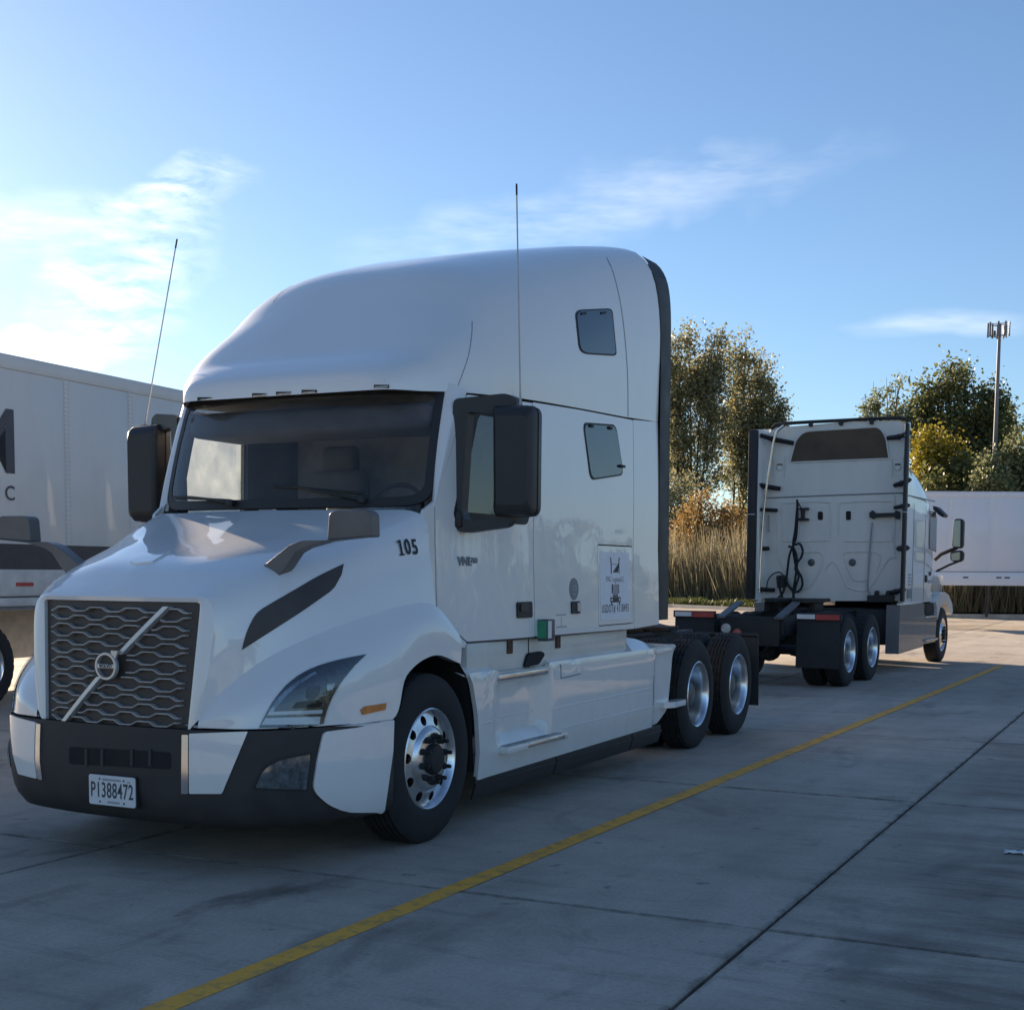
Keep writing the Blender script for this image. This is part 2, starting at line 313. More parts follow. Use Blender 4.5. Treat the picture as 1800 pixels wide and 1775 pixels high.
# ------------------------------------------------------------------ mesh helpers
def pixel_ray(px, py):
    d = RIGHT * ((px - PPX) / FPX) - UP * ((py - PPY) / FPX) + FWD
    return d.normalized()
def on_x(p, x):
    d = pixel_ray(*p); return CAM + d * ((x - CAM.x) / d.x)
def on_y(p, y):
    d = pixel_ray(*p); return CAM + d * ((y - CAM.y) / d.y)
def on_z(p, z):
    d = pixel_ray(*p); return CAM + d * ((z - CAM.z) / d.z)
def tag(o, label=None, cat=None, group=None, kind=None):
    if label: o['label'] = label
    if cat: o['category'] = cat
    if group: o['group'] = group
    if kind: o['kind'] = kind
    return o
def link_mesh(name, me, mat, parent=None):
    o = bpy.data.objects.new(name, me); COL.objects.link(o)
    if mat is not None and len(me.materials) == 0: me.materials.append(MATS[mat])
    if parent is not None: o.parent = parent
    return o
def finish(me, smooth):
    if smooth:
        me.polygons.foreach_set('use_smooth', [True] * len(me.polygons))
        me.set_sharp_from_angle(angle=math.radians(smooth))
    me.update()
def mesh(name, verts, faces, mat, parent=None, smooth=35):
    me = bpy.data.meshes.new(name); me.from_pydata([tuple(v) for v in verts], [], faces); me.validate(); finish(me, smooth)
    return link_mesh(name, me, mat, parent)
def empty(name, loc=(0, 0, 0), rz=0.0, parent=None):
    o = bpy.data.objects.new(name, None); COL.objects.link(o); o.location = loc; o.rotation_euler = (0, 0, rz); o.empty_display_size = 0.3
    if parent is not None: o.parent = parent
    return o
class MB:
    def __init__(s): s.v = []; s.f = []
    def add(s, vs, fs):
        n = len(s.v); s.v += [Vector(v) for v in vs]; s.f += [tuple(i + n for i in f) for f in fs]; return s
    def box(s, c, size, bevel=0.0, rot=None, seg=2):
        bm = bmesh.new(); bmesh.ops.create_cube(bm, size=1.0)
        for v in bm.verts: v.co = Vector((v.co.x * size[0], v.co.y * size[1], v.co.z * size[2]))
        if bevel > 0: bmesh.ops.bevel(bm, geom=list(bm.edges), offset=bevel, segments=seg, affect='EDGES', profile=0.5)
        bm.verts.ensure_lookup_table()
        M = (rot if rot is not None else Matrix.Identity(3))
        s.add([M @ v.co + Vector(c) for v in bm.verts], [[v.index for v in f.verts] for f in bm.faces]); bm.free(); return s
    def tube(s, path, r, n=8, cap=True):
        path = [Vector(p) for p in path]; rs = r if isinstance(r, (list, tuple)) else [r] * len(path)
        vs = []; fs = []; ref = None
        for i, p in enumerate(path):
            a = path[max(i - 1, 0)]; b = path[min(i + 1, len(path) - 1)]
            t = (b - a).normalized()
            if ref is None:
                ref = Vector((0, 0, 1)) if abs(t.z) < 0.9 else Vector((1, 0, 0))
            u = (ref - t * ref.dot(t)).normalized(); w = t.cross(u); ref = u
            for k in range(n):
                ang = 2 * PI * k / n; vs.append(p + (u * math.cos(ang) + w * math.sin(ang)) * rs[i])
        for i in range(len(path) - 1):
            for k in range(n):
                fs.append((i * n + k, i * n + (k + 1) % n, (i + 1) * n + (k + 1) % n, (i + 1) * n + k))
        if cap: fs.append(tuple(reversed(range(n)))); fs.append(tuple(range((len(path) - 1) * n, len(path) * n)))
        return s.add(vs, fs)
    def prism(s, pts, vec):
        # closed outline pts (3-D, planar-ish) extruded by vec
        pts = [Vector(p) for p in pts]; vec = Vector(vec); n = len(pts)
        nrm = Vector((0, 0, 0))
        for i in range(n): nrm += pts[i].cross(pts[(i + 1) % n])
        if nrm.dot(vec) < 0: pts = pts[::-1]
        return s.add(pts + [p + vec for p in pts], [tuple(reversed(range(n))), tuple(range(n, 2 * n))] + [(i, (i + 1) % n, n + (i + 1) % n, n + i) for i in range(n)])
    def lathe(s, prof, c, axis='x', n=48, close=False):
        vs = []; fs = []; m_ = len(prof); c = Vector(c)
        for k in range(n):
            a = 2 * PI * k / n; ca, sa = math.cos(a), math.sin(a)
            for (h, r) in prof:
                if axis == 'x': vs.append(c + Vector((h, r * ca, r * sa)))
                elif axis == 'y': vs.append(c + Vector((r * sa, h, r * ca)))
                else: vs.append(c + Vector((r * ca, r * sa, h)))
        for k in range(n):
            k2 = (k + 1) % n
            for j in range(m_ - 1 if not close else m_):
                j2 = (j + 1) % m_
                fs.append((k * m_ + j, k * m_ + j2, k2 * m_ + j2, k2 * m_ + j))
        return s.add(vs, fs)
    def flip(s): s.f = [tuple(reversed(f)) for f in s.f]; return s
    def mirror(s): s.v = [Vector((-v.x, v.y, v.z)) for v in s.v]; return s.flip()
    def build(s, name, mat, parent=None, smooth=35, fix=False):
        o = mesh(name, s.v, s.f, mat, parent, smooth)
        if fix:
            bm = bmesh.new(); bm.from_mesh(o.data); bmesh.ops.recalc_face_normals(bm, faces=list(bm.faces)); bm.to_mesh(o.data); bm.free()
        return o
def catmull(p0, p1, p2, p3, t):
    return 0.5 * ((2 * p1) + (p2 - p0) * t + (2 * p0 - 5 * p1 + 4 * p2 - p3) * t * t + (3 * p1 - p0 - 3 * p2 + p3) * t ** 3)
def spline(pts, n):
    P = [np.array(p, float) for p in pts]; P = [2 * P[0] - P[1]] + P + [2 * P[-1] - P[-2]]
    out = []; segs = len(pts) - 1
    for i in range(segs):
        for k in range(n): out.append(catmull(P[i], P[i + 1], P[i + 2], P[i + 3], k / n))
    out.append(np.array(pts[-1], float)); return out
def patch(rows, nu, nv):
    R_ = [spline(r, nu) for r in rows]
    cols = [spline([R_[i][j] for i in range(len(R_))], nv) for j in range(len(R_[0]))]
    nr = len(cols[0]); nc = len(cols); v = []
    for i in range(nr):
        for j in range(nc): v.append(Vector(cols[j][i]))
    f = [(i * nc + j, i * nc + j + 1, (i + 1) * nc + j + 1, (i + 1) * nc + j) for i in range(nr - 1) for j in range(nc - 1)]
    return v, f, nr, nc
def rounded(pts, r, n=5):
    # 2-D polygon with rounded corners
    out = []; L = len(pts); pts = [Vector((p[0], p[1])) for p in pts]; rr = r if isinstance(r, (list, tuple)) else [r] * L
    for i in range(L):
        p = pts[i]; a = pts[i - 1] - p; b = pts[(i + 1) % L] - p
        d = min(rr[i], a.length * 0.48, b.length * 0.48)
        if d < 1e-5: out.append((p.x, p.y)); continue
        A = p + a.normalized() * d; B = p + b.normalized() * d
        for k in range(n + 1):
            t = k / n; q = A * (1 - t) ** 2 + p * 2 * t * (1 - t) + B * t * t; out.append((q.x, q.y))
    return out
def fill2d(outer, holes=(), cell=0.1):
    # triangulated and gridded region: list of 2-D points, list of faces, list of boundary edges (directed ccw for outer)
    bm = bmesh.new(); edges = []
    for loop in [outer] + list(holes):
        vs = [bm.verts.new((p[0], p[1], 0)) for p in loop]
        edges += [bm.edges.new((vs[i], vs[(i + 1) % len(vs)])) for i in range(len(vs))]
    bmesh.ops.triangle_fill(bm, use_beauty=True, edges=edges, normal=(0, 0, 1))
    xs = [p[0] for p in outer]; ys = [p[1] for p in outer]
    for ax, lo, hi in ((0, min(xs), max(xs)), (1, min(ys), max(ys))):
        k = math.ceil(lo / cell) * cell
        while k < hi:
            co = (k, 0, 0) if ax == 0 else (0, k, 0); no = (1, 0, 0) if ax == 0 else (0, 1, 0)
            bmesh.ops.bisect_plane(bm, geom=list(bm.verts) + list(bm.edges) + list(bm.faces), plane_co=co, plane_no=no, dist=1e-6); k += cell
    for f in bm.faces:
        f.normal_update()
        if f.normal.z < 0: f.normal_flip()
    bm.verts.ensure_lookup_table(); bm.verts.index_update()
    pts = [(v.co.x, v.co.y) for v in bm.verts]; faces = [tuple(v.index for v in f.verts) for f in bm.faces]
    be = []
    for e in bm.edges:
        if len(e.link_faces) == 1:
            l = e.link_loops[0]; be.append((l.vert.index, l.link_loop_next.vert.index))
    bm.free(); return pts, faces, be
def sheet(outer, fn, thick, holes=(), cell=0.1, flip=False, edge_in=None):
    # map a 2-D region through fn(u, v) -> (point, outward normal); give it thickness towards the inside
    pts, faces, be = fill2d(outer, holes, cell)
    P = []; Q = []
    for p in pts:
        a, n = fn(*p); P.append(Vector(a)); Q.append(Vector(a) - Vector(n) * thick)
    n = len(P); V = P + Q; F = [tuple(f) for f in faces]
    F += [(b, a, n + a, n + b) for a, b in be]
    mb = MB(); mb.add(V, F)
    if flip: mb.flip()
    return mb
def bvh_of(o):
    me = o.data; return BVHTree.FromPolygons([v.co.copy() for v in me.vertices], [tuple(p.vertices) for p in me.polygons])
def cast_fn(bvh, off):
    def fn(px, py):
        d = pixel_ray(px, py); loc, nor, i, dist = bvh.ray_cast(CAM, d)
        if loc is None: loc, nor, i, dist = bvh.find_nearest(CAM + d * 7.0)
        if nor.dot(d) > 0: nor = -nor
        return loc + nor * off, nor
    return fn
def cast_part(name, poly, bvh, mat, parent, off=0.004, thick=0.01, cell=12, both=True, holes=(), smooth=30):
    # outline read off the photograph, laid on the body surface; the same piece mirrored for the far side
    poly = [tuple(p) for p in poly]
    a = sum(poly[i][0] * poly[(i + 1) % len(poly)][1] - poly[(i + 1) % len(poly)][0] * poly[i][1] for i in range(len(poly)))
    mb = sheet(poly, cast_fn(bvh, off), thick, holes, cell, flip=True)   # image y runs down, so the winding is reversed
    out = [MB().add(mb.v, mb.f).build(name, mat, parent, smooth)]
    if both: out.append(MB().add(mb.v, mb.f).mirror().build(name, mat, parent, smooth))
    return out
def text_mesh(txt, size, extrude=0.001, bold=0.0, spacing=1.0, align='CENTER', xscale=1.0):
    cu = bpy.data.curves.new('lettering', 'FONT'); cu.body = txt; cu.size = size; cu.extrude = extrude; cu.offset = bold
    cu.align_x = align; cu.align_y = 'CENTER'; cu.space_character = spacing; cu.resolution_u = 4
    o = bpy.data.objects.new('lettering', cu); COL.objects.link(o)
    dg = bpy.context.evaluated_depsgraph_get(); dg.update()
    me = bpy.data.meshes.new_from_object(o.evaluated_get(dg)); COL.objects.unlink(o); bpy.data.objects.remove(o); bpy.data.curves.remove(cu)
    for v in me.vertices: v.co.x *= xscale
    return me
def put_text(name, txt, size, mat, parent, origin, xdir, ydir, **kw):
    me = text_mesh(txt, size, **kw); xd = Vector(xdir).normalized(); yd = Vector(ydir).normalized(); zd = xd.cross(yd)
    M = Matrix((xd, yd, zd)).transposed().to_4x4(); M.translation = Vector(origin); me.transform(M)
    me.materials.clear(); return link_mesh(name, me, mat, parent)
def np_quads(name, Q, mat, parent=None):
    # Q: (n, 4, 3) array of separate quads
    n = len(Q); me = bpy.data.meshes.new(name)
    me.vertices.add(n * 4); me.vertices.foreach_set('co', Q.reshape(-1).astype(np.float32))
    me.loops.add(n * 4); me.loops.foreach_set('vertex_index', np.arange(n * 4, dtype=np.int32))
    me.polygons.add(n); me.polygons.foreach_set('loop_start', np.arange(0, n * 4, 4, dtype=np.int32))
    me.update(calc_edges=True); me.validate()
    return link_mesh(name, me, mat, parent)

# ------------------------------------------------------------------ ground: concrete slabs, joints, yellow line
pave = mesh('pavement', [(-70, -60, -0.03), (70, -60, -0.03), (70, 75, -0.03), (-70, 75, -0.03)], [(0, 1, 2, 3)], 'dark_gap', None, 0)
tag(pave, 'grey stained concrete truck yard with straight joints', 'pavement', kind='structure')
SLX, SLY, X0, Y0 = 3.95, 3.92, 3.55, 0.38
def slab_mesh(w, h):
    b = MB(); g = 0.009
    b.box((0, 0, -0.05), (w - g * 2, h - g * 2, 0.10), 0.006, seg=1)
    me = bpy.data.meshes.new('slab'); me.from_pydata([tuple(v) for v in b.v], [], b.f); me.materials.append(MATS['concrete']); me.update(); return me
sm = slab_mesh(SLX, SLY)
for i in range(-12, 10):
    for j in range(-4, 17):
        if j > 9 and i > 4: continue
        o = bpy.data.objects.new('slab', sm); COL.objects.link(o); o.parent = pave
        o.location = (X0 + (i + 0.5) * SLX, Y0 + (j + 0.5) * SLY, RNG.normal() * 0.0008)
def ground_strip(name, a, b, w, mat, parent, z0, z1):
    a = Vector((a[0], a[1], 0)); b = Vector((b[0], b[1], 0)); d = (b - a).normalized(); n = Vector((-d.y, d.x, 0)) * w / 2
    P = [a - n, b - n, b + n, a + n]
    return MB().prism([p + Vector((0, 0, z0)) for p in P], (0, 0, z1 - z0)).build(name, mat, parent, 0)
ground_strip('painted_line', (1.78, -6.0), (2.31, 20.1), 0.115, 'yellow_paint', pave, 0.003, 0.005)
ground = mesh('ground', [(-2500, -2500, -0.12), (2500, -2500, -0.12), (2500, 3500, -0.12), (-2500, 3500, -0.12)], [(0, 1, 2, 3)], 'field', None, 0)
tag(ground, 'flat open field reaching the horizon', 'ground', kind='structure')
# verge beyond the yard with its kerb
EDGE = [(-75, 88), (-40, 69), (-16.2, 54.4), (-8.5, 49.3), (-2.4, 47.4), (8, 52.4), (40, 68), (75, 85)]
def off_edge(d):
    out = []
    for i, p in enumerate(EDGE):
        a = Vector(EDGE[max(i - 1, 0)]); b = Vector(EDGE[min(i + 1, len(EDGE) - 1)]); t = (b - a).normalized(); n = Vector((-t.y, t.x)); out.append(Vector(p) + n * d)
    return out
e0, e1, e2, e3, e4 = off_edge(0), off_edge(0.22), off_edge(1.8), off_edge(6), off_edge(60)
kb = MB()
for i in range(len(EDGE) - 1):
    q = [e0[i], e0[i + 1], e1[i + 1], e1[i]]
    kb.add([(p.x, p.y, z) for z in (0.0, 0.15) for p in q], [(0, 1, 5, 4), (4, 5, 6, 7), (1, 2, 6, 5), (3, 0, 4, 7)])
tag(kb.build('kerb', 'kerb_concrete', None, 0), 'pale concrete kerb along the far edge of the yard', 'kerb', kind='structure')
vb = MB(); rowsz = [(e1, 0.14), (e2, 0.15), (e3, 0.45), (e4, 0.5)]; n_ = len(EDGE)
vb.add([(p.x, p.y, z) for r, z in rowsz for p in r], [(k * n_ + i, k * n_ + i + 1, (k + 1) * n_ + i + 1, (k + 1) * n_ + i) for k in range(3) for i in range(n_ - 1)])
tag(vb.build('grass_verge', 'turf', None, 30), 'rough grass bank beyond the kerb', 'verge', kind='structure')

# ------------------------------------------------------------------ wheels (shared meshes)
TYRE_R = 0.512
def tyre_mesh(width, drive, name):
    hw = width / 2; R0 = TYRE_R; nseg = 120; vs = []; fs = []
    side = [(-hw + 0.02, 0.300), (-hw + 0.004, 0.325), (-hw, 0.37), (-hw + 0.002, 0.43), (-hw + 0.016, 0.475), (-hw + 0.03, R0 - 0.016), (-hw + 0.042, R0 - 0.004)]
    ribs = []
    edges = np.linspace(-hw + 0.05, hw - 0.05, 6)
    for i in range(5):
        a, b = edges[i] + 0.005, edges[i + 1] - 0.005
        ribs += [(a, 'g'), (a + 0.002, 'r'), (b - 0.002, 'r'), (b, 'g')]
    cols = [('s', h, r) for h, r in side] + [(k, h, 0) for h, k in ribs] + [('s', -h, r) for h, r in reversed(side)]
    nc = len(cols)
    for k in range(nseg):
        a = 2 * PI * k / nseg; cut = drive and (k % 4 == 0)
        for ci, (kind, h, r) in enumerate(cols):
            if kind == 's': rr = r - (0.010 if (cut and r > R0 - 0.02) else 0)
            elif kind == 'g': rr = R0 - 0.014
            else: rr = R0 - (0.012 if cut and drive else 0.0)
            vs.append((h, rr * math.cos(a), rr * math.sin(a)))
    for k in range(nseg):
        k2 = (k + 1) % nseg
        for j in range(nc - 1): fs.append((k * nc + j, k * nc + j + 1, k2 * nc + j + 1, k2 * nc + j))
    me = bpy.data.meshes.new(name); me.from_pydata(vs, [], [tuple(reversed(f)) for f in fs]); me.materials.append(MATS['rubber']); finish(me, 30)
    bm = bmesh.new(); bm.from_mesh(me); bmesh.ops.recalc_face_normals(bm, faces=list(bm.faces)); bm.to_mesh(me); bm.free()
    return me
def to_mesh(mb, name, mat, smooth=35, fix=True):
    me = bpy.data.meshes.new(name); me.from_pydata([tuple(v) for v in mb.v], [], mb.f); me.materials.append(MATS[mat])
    if fix:
        bm = bmesh.new(); bm.from_mesh(me); bmesh.ops.recalc_face_normals(bm, faces=list(bm.faces)); bm.to_mesh(me); bm.free()
    finish(me, smooth); return me
TY_STEER = tyre_mesh(0.285, False, 'tyre'); TY_DRIVE = tyre_mesh(0.275, True, 'tyre')
# convex steer disc with ten real hand holes
def steer_disc():
    prof = [(0.100, 0.268), (0.108, 0.262), (0.112, 0.205), (0.128, 0.192), (0.140, 0.172), (0.143, 0.100)]
    mb = MB(); n = 60
    mb.lathe([(0.06, 0.262), (0.095, 0.272), (0.112, 0.285), (0.128, 0.293), (0.133, 0.300), (0.128, 0.308), (0.110, 0.309)], (0, 0, 0), 'x', 72)
    # hole ring between r 0.268 and 0.205, 2-D filled with ten round holes then bent into place
    ro, ri = 0.272, 0.200
    outer = [(ro * math.cos(2 * PI * k / 72), ro * math.sin(2 * PI * k / 72)) for k in range(72)]
    holes = [[(ri * math.cos(2 * PI * k / 60), ri * math.sin(2 * PI * k / 60)) for k in range(60)]]
    for q in range(10):
        a = 2 * PI * (q + 0.5) / 10; cx, cy = 0.2375 * math.cos(a), 0.2375 * math.sin(a)
        holes.append([(cx + 0.030 * math.cos(2 * PI * k / 16), cy + 0.030 * math.sin(2 * PI * k / 16)) for k in range(16)])
    pts, faces, be = fill2d(outer, holes, 5.0)
    def hx(p):
        r = math.hypot(*p); return 0.095 + 0.022 * (ro - r) / (ro - ri)
    n0 = len(pts); mb.add([(hx(p), p[0], p[1]) for p in pts] + [(hx(p) - 0.022, p[0], p[1]) for p in pts], list(faces) + [(b, a, n0 + a, n0 + b) for a, b in be])
    mb.lathe([(0.117, 0.202), (0.126, 0.192), (0.138, 0.176), (0.142, 0.165), (0.142, 0.095)], (0, 0, 0), 'x', 60)
    return mb
RIM_STEER = to_mesh(steer_disc(), 'rim', 'alloy', 30)
RIM_DRIVE = to_mesh(MB().lathe([(0.108, 0.309), (0.128, 0.308), (0.134, 0.300), (0.128, 0.291), (0.112, 0.280), (0.06, 0.270), (0.0, 0.262), (-0.045, 0.250), (-0.062, 0.225), (-0.066, 0.190), (-0.050, 0.172), (-0.050, 0.120)], (0, 0, 0), 'x', 72), 'rim', 'alloy', 30)
HUB_STEER = to_mesh(MB().lathe([(0.140, 0.098), (0.165, 0.092), (0.178, 0.080), (0.182, 0.060), (0.182, 0.0)], (0, 0, 0), 'x', 32), 'hub', 'steel_black')
HUB_DRIVE = to_mesh(MB().lathe([(-0.052, 0.122), (0.02, 0.118), (0.055, 0.105), (0.07, 0.08), (0.072, 0.0)], (0, 0, 0), 'x', 32), 'hub', 'steel_grey')
NUT = to_mesh(MB().lathe([(0, 0.021), (0.022, 0.021), (0.026, 0.014), (0.058, 0.012), (0.062, 0.0)], (0, 0, 0), 'x', 8), 'lug_nut', 'steel_black')
WELL = to_mesh(MB().lathe([(0.02, 0.268), (0.02, 0.0)], (0, 0, 0), 'x', 32), 'brake_drum', 'dark_gap')
def put(name, me, parent, loc=(0, 0, 0), rz=0.0, rx=0.0):
    o = bpy.data.objects.new(name, me); COL.objects.link(o); o.parent = parent; o.location = loc; o.rotation_euler = (rx, 0, rz); return o
def wheel(parent, x, y, side, kind, z=0.505, spin=0.0):
    # x: centre of the outer tyre; side +1 faces +x
    w = put('wheel', RIM_STEER if kind == 'steer' else RIM_DRIVE, parent, (x, y, z), 0 if side > 0 else PI, spin)
    put('tyre', TY_STEER if kind == 'steer' else TY_DRIVE, w)
    put('hub', HUB_STEER if kind == 'steer' else HUB_DRIVE, w)
    if kind == 'steer':
        put('brake_drum', WELL, w)
        for q in range(10):
            a = 2 * PI * q / 10; put('lug_nut', NUT, w, (0.139, 0.137 * math.cos(a), 0.137 * math.sin(a)))
    else:
        for q in range(10):
            a = 2 * PI * q / 10; put('lug_nut', NUT, w, (-0.052, 0.147 * math.cos(a), 0.147 * math.sin(a)))
        put('tyre', TY_DRIVE, w, (-0.335, 0, 0))
    return w

# ================================================================== hero tractor
T1 = tag(empty('semi_truck'), 'white long-nosed sleeper tractor in front, number 105 on its hood', 'truck', 'tractors parked nose to tail')
def XS(y, z):
    x = 1.2
    if y < 2.9: x -= 0.135 * ((2.9 - y) / 1.3) ** 2
    if z > 1.83: x -= 0.014 * ((z - 1.83) / 0.9) ** 2
    else: x += 0.030 * (1.83 - z)
    return x
def side_fn(off=0.0, X=XS):
    def fn(y, z):
        h = 0.004; n = Vector((1, -(X(y + h, z) - X(y - h, z)) / (2 * h), -(X(y, z + h) - X(y, z - h)) / (2 * h))).normalized()
        return Vector((X(y, z), y, z)) + n * off, n
    return fn
def side_panel(name, poly, mat, parent, r=0.015, thick=0.02, holes=(), off=0.0, both=True, cell=0.13, X=XS, smooth=25):
    mb = sheet(rounded(poly, r), side_fn(off, X), thick, holes, cell)
    out = [MB().add(mb.v, mb.f).build(name, mat, parent, smooth)]
    if both: out.append(MB().add(mb.v, mb.f).mirror().build(name, mat, parent, smooth))
    return out
# ---- roof shell
R_Y = [1.572, 1.580, 1.600, 1.64, 1.72, 1.84, 2.0, 2.25, 2.55, 3.0, 3.5, 4.0, 4.5, 5.0, 5.26]
R_W = [0.66, 0.745, 0.800, 0.850, 0.915, 1.005, 1.078, 1.125, 1.165, 1.19, 1.194, 1.194, 1.194, 1.194, 1.194]
R_Z = [2.815, 2.845, 2.872, 2.905, 2.957, 3.030, 3.180, 3.420, 3.690, 3.862, 4.001, 4.123, 4.232, 4.315, 4.338]
R_N = [3.6, 4.0, 4.4, 4.7, 4.8, 4.6, 4.2, 3.3, 3.2, 3.45, 3.9, 4.6, 5.5, 6.5, 7.5]
def seam_z(y): return float(np.interp(y, [1.75, 2.55, 3.6, 4.5, 5.26], [2.738, 2.785, 2.825, 2.855, 2.892]))
def roof_section(W, z, n, y, k=48):
    b = seam_z(y); out = []
    for i in range(k + 1):
        th = PI * i / k; c, s = math.cos(th), math.sin(th)
        x = W * math.copysign(abs(c) ** (2 / n), c); zz = b + (z - b) * abs(s) ** (2 / n); out.append(Vector((x, y, zz)))
    for p in out:
        t_ = min(max((p.z - b) / 0.17, 0.0), 1.0); p.x *= 1 - 0.012 * (1 - t_) * min(max((y - 1.9) / 0.6, 0.0), 1.0)
    # even spacing along the curve
    L = [0.0]
    for i in range(k): L.append(L[-1] + (out[i + 1] - out[i]).length)
    res = []
    for i in range(k + 1):
        t = L[-1] * i / k; j = min(max(np.searchsorted(L, t) - 1, 0), k - 1); f = (t - L[j]) / max(L[j + 1] - L[j], 1e-9); res.append(out[j].lerp(out[j + 1], f))
    return res
ctrl = [spline(list(zip(R_Y, R_W, R_Z, R_N)), 5)][0]
secs = [roof_section(c[1], c[2], c[3], c[0]) for c in ctrl]
rv = [p for s in secs for p in s]; K = len(secs[0])
def trail_y(z): return 5.26 - 0.15 * min(max((z - 3.50) / 0.80, 0.0), 1.0) ** 1.6
for p in rv: p.y -= (5.26 - trail_y(p.z)) * min(max((p.y - 4.0) / 1.26, 0.0), 1.0) ** 2
rf = [(i * K + j, (i + 1) * K + j, (i + 1) * K + j + 1, i * K + j + 1) for i in range(len(secs) - 1) for j in range(K - 1)]
rf = [tuple(reversed(f)) for f in rf]
nfront = len(rv)
# nose face, slightly domed
c0 = Vector((0, 1.566, 2.770)); rv.append(c0)
rf += [(j, j + 1, nfront) for j in range(K - 1)] + [(K - 1, 0, nfront)]
rf.append(tuple(range((len(secs) - 1) * K, len(secs) * K)))
roof = MB().add(rv, rf).build('roof', 'white_paint', T1, 32, fix=True); finish(roof.data, 70)
ROOF = bvh_of(roof)
def px_line(name, pts, w, bvh, mat, parent, off=0.001, both=True):
    # a groove or bead following a line on the body
    pts = [Vector(p) for p in pts]; L = []; R_ = []
    for i, p in enumerate(pts):
        t = (pts[min(i + 1, len(pts) - 1)] - pts[max(i - 1, 0)]).normalized(); n = Vector((-t.y, t.x)) * w / 2; L.append(p + n); R_.append(p - n)
    return cast_part(name, [(p.x, p.y) for p in L + R_[::-1]], bvh, mat, parent, off, 0.002, 14, both)
def sp2(pts, n=6): return [tuple(p) for p in spline(pts, n)]
px_line('roof_seam', sp2([(830, 565), (829, 590), (822, 630), (804, 681)]), 1.3, ROOF, 'decal_grey', roof)
px_line('roof_seam', sp2([(1066, 452), (1078, 480), (1090, 530), (1098, 590), (1103, 660), (1104, 732)]), 1.3, ROOF, 'decal_grey', roof)
px_line('roof_seam', sp2([(480, 532), (497, 512), (520, 498), (540, 490)]), 1.2, ROOF, 'decal_grey', roof, both=False)
for cx, cy in ((361, 702), (457, 695), (499, 692), (544, 689), (671, 680)):
    k = -0.065
    q = [(cx - 13, cy - 2.6 - k * -13), (cx + 13, cy - 2.6 + k * 13), (cx + 13, cy + 3.2 + k * 13), (cx - 13, cy + 3.2 - k * -13)]
    fr = cast_part('marker_lamp', q, ROOF, 'dark_gap', roof, 0.006, 0.012, 30, False)[0]
    q2 = [(cx - 11, cy - 1.0 + k * -11), (cx + 11, cy - 1.0 + k * 11), (cx + 11, cy + 1.9 + k * 11), (cx - 11, cy + 1.9 + k * -11)]
    cast_part('marker_lamp', q2, ROOF, 'lamp_clear', roof, 0.009, 0.004, 30, False)
uw = [(1010, 545), (1076, 542), (1084, 626), (1018, 622)]
cast_part('roof_window', rounded(uw, [12, 9, 8, 16]), ROOF, 'black_plastic', roof, 0.003, 0.012, 14)
cast_part('roof_window', rounded([(1012.5, 547.5), (1074, 544.5), (1081.5, 623), (1020, 619.5)], [11, 8, 7, 15]), ROOF, 'tinted_glass', roof, 0.006, 0.006, 14)
for cx, cy in ((1024, 550), (1059, 549)): cast_part('roof_window_latch', [(cx - 4, cy), (cx + 4, cy - 1), (cx + 4, cy + 3), (cx - 4, cy + 4)], ROOF, 'black_plastic', roof, 0.014, 0.008, 20)
# ---- windshield
def ws(u, v):
    xb, xt = 1.045, 1.02
    yb = 1.45 + 0.225 * abs(u) ** 2.2; yt = 1.66 + 0.24 * abs(u) ** 2.2
    zb = 2.028 + 0.012 * u * u; zt = 2.785 + 0.010 * u * u
    x = u * (xb + (xt - xb) * v); y = yb + (yt - yb) * v - 0.02 * math.sin(PI * v); return Vector((x, y, zb + (zt - zb) * v))
def ws_fn(off):
    def fn(u, v):
        h = 0.01; n = (ws(u + h, v) - ws(u - h, v)).cross(ws(u, v + h) - ws(u, v - h)).normalized(); return ws(u, v) + n * off, n
    return fn
ring_o = rounded([(-1, -0.01), (1, -0.01), (1, 1.0), (-1, 1.0)], [0.16, 0.16, 0.10, 0.10], 8)
ring_i = rounded([(-0.955, 0.065), (0.955, 0.065), (0.955, 0.925), (-0.955, 0.925)], [0.13, 0.13, 0.08, 0.08], 8)
sheet(ring_o, ws_fn(0.0), 0.03, [ring_i], 0.12).build('windshield_frame', 'black_plastic', T1)
WSH = sheet(ring_i, ws_fn(-0.004), 0.006, (), 0.10).build('windshield', 'windshield_glass', T1)
# wipers resting on the lower glass
def wiper(u0, u1, v1):
    pts = [ws(u0 + (u1 - u0) * t, 0.03 + (v1 - 0.03) * t) for t in (0, 0.3, 0.6, 1.0)]
    n = Vector((0, -1, 0.35)).normalized()
    mb = MB().tube([p + n * (0.02 + 0.02 * math.sin(PI * i / 3)) for i, p in enumerate(pts)], [0.012, 0.010, 0.008, 0.007], 6)
    a = pts[2]; bl = [ws(u0 + (u1 - u0) * 0.62 + s * 0.30, v1 * 0.78 + s * sgn * 0.045) + n * 0.012 for s in (-1, -0.5, 0, 0.5, 1)]
    mb.tube(bl, 0.008, 6); mb.tube([pts[2] + n * 0.03, bl[2]], 0.008, 6); mb.box(tuple(pts[0] + n * 0.02), (0.05, 0.05, 0.04), 0.01)
    return mb
sgn = -0.5; wiper(-0.30, -0.80, 0.10).build('wiper', 'black_plastic', WSH)
sgn = -0.9; wiper(0.62, 0.12, 0.17).build('wiper', 'black_plastic', WSH)
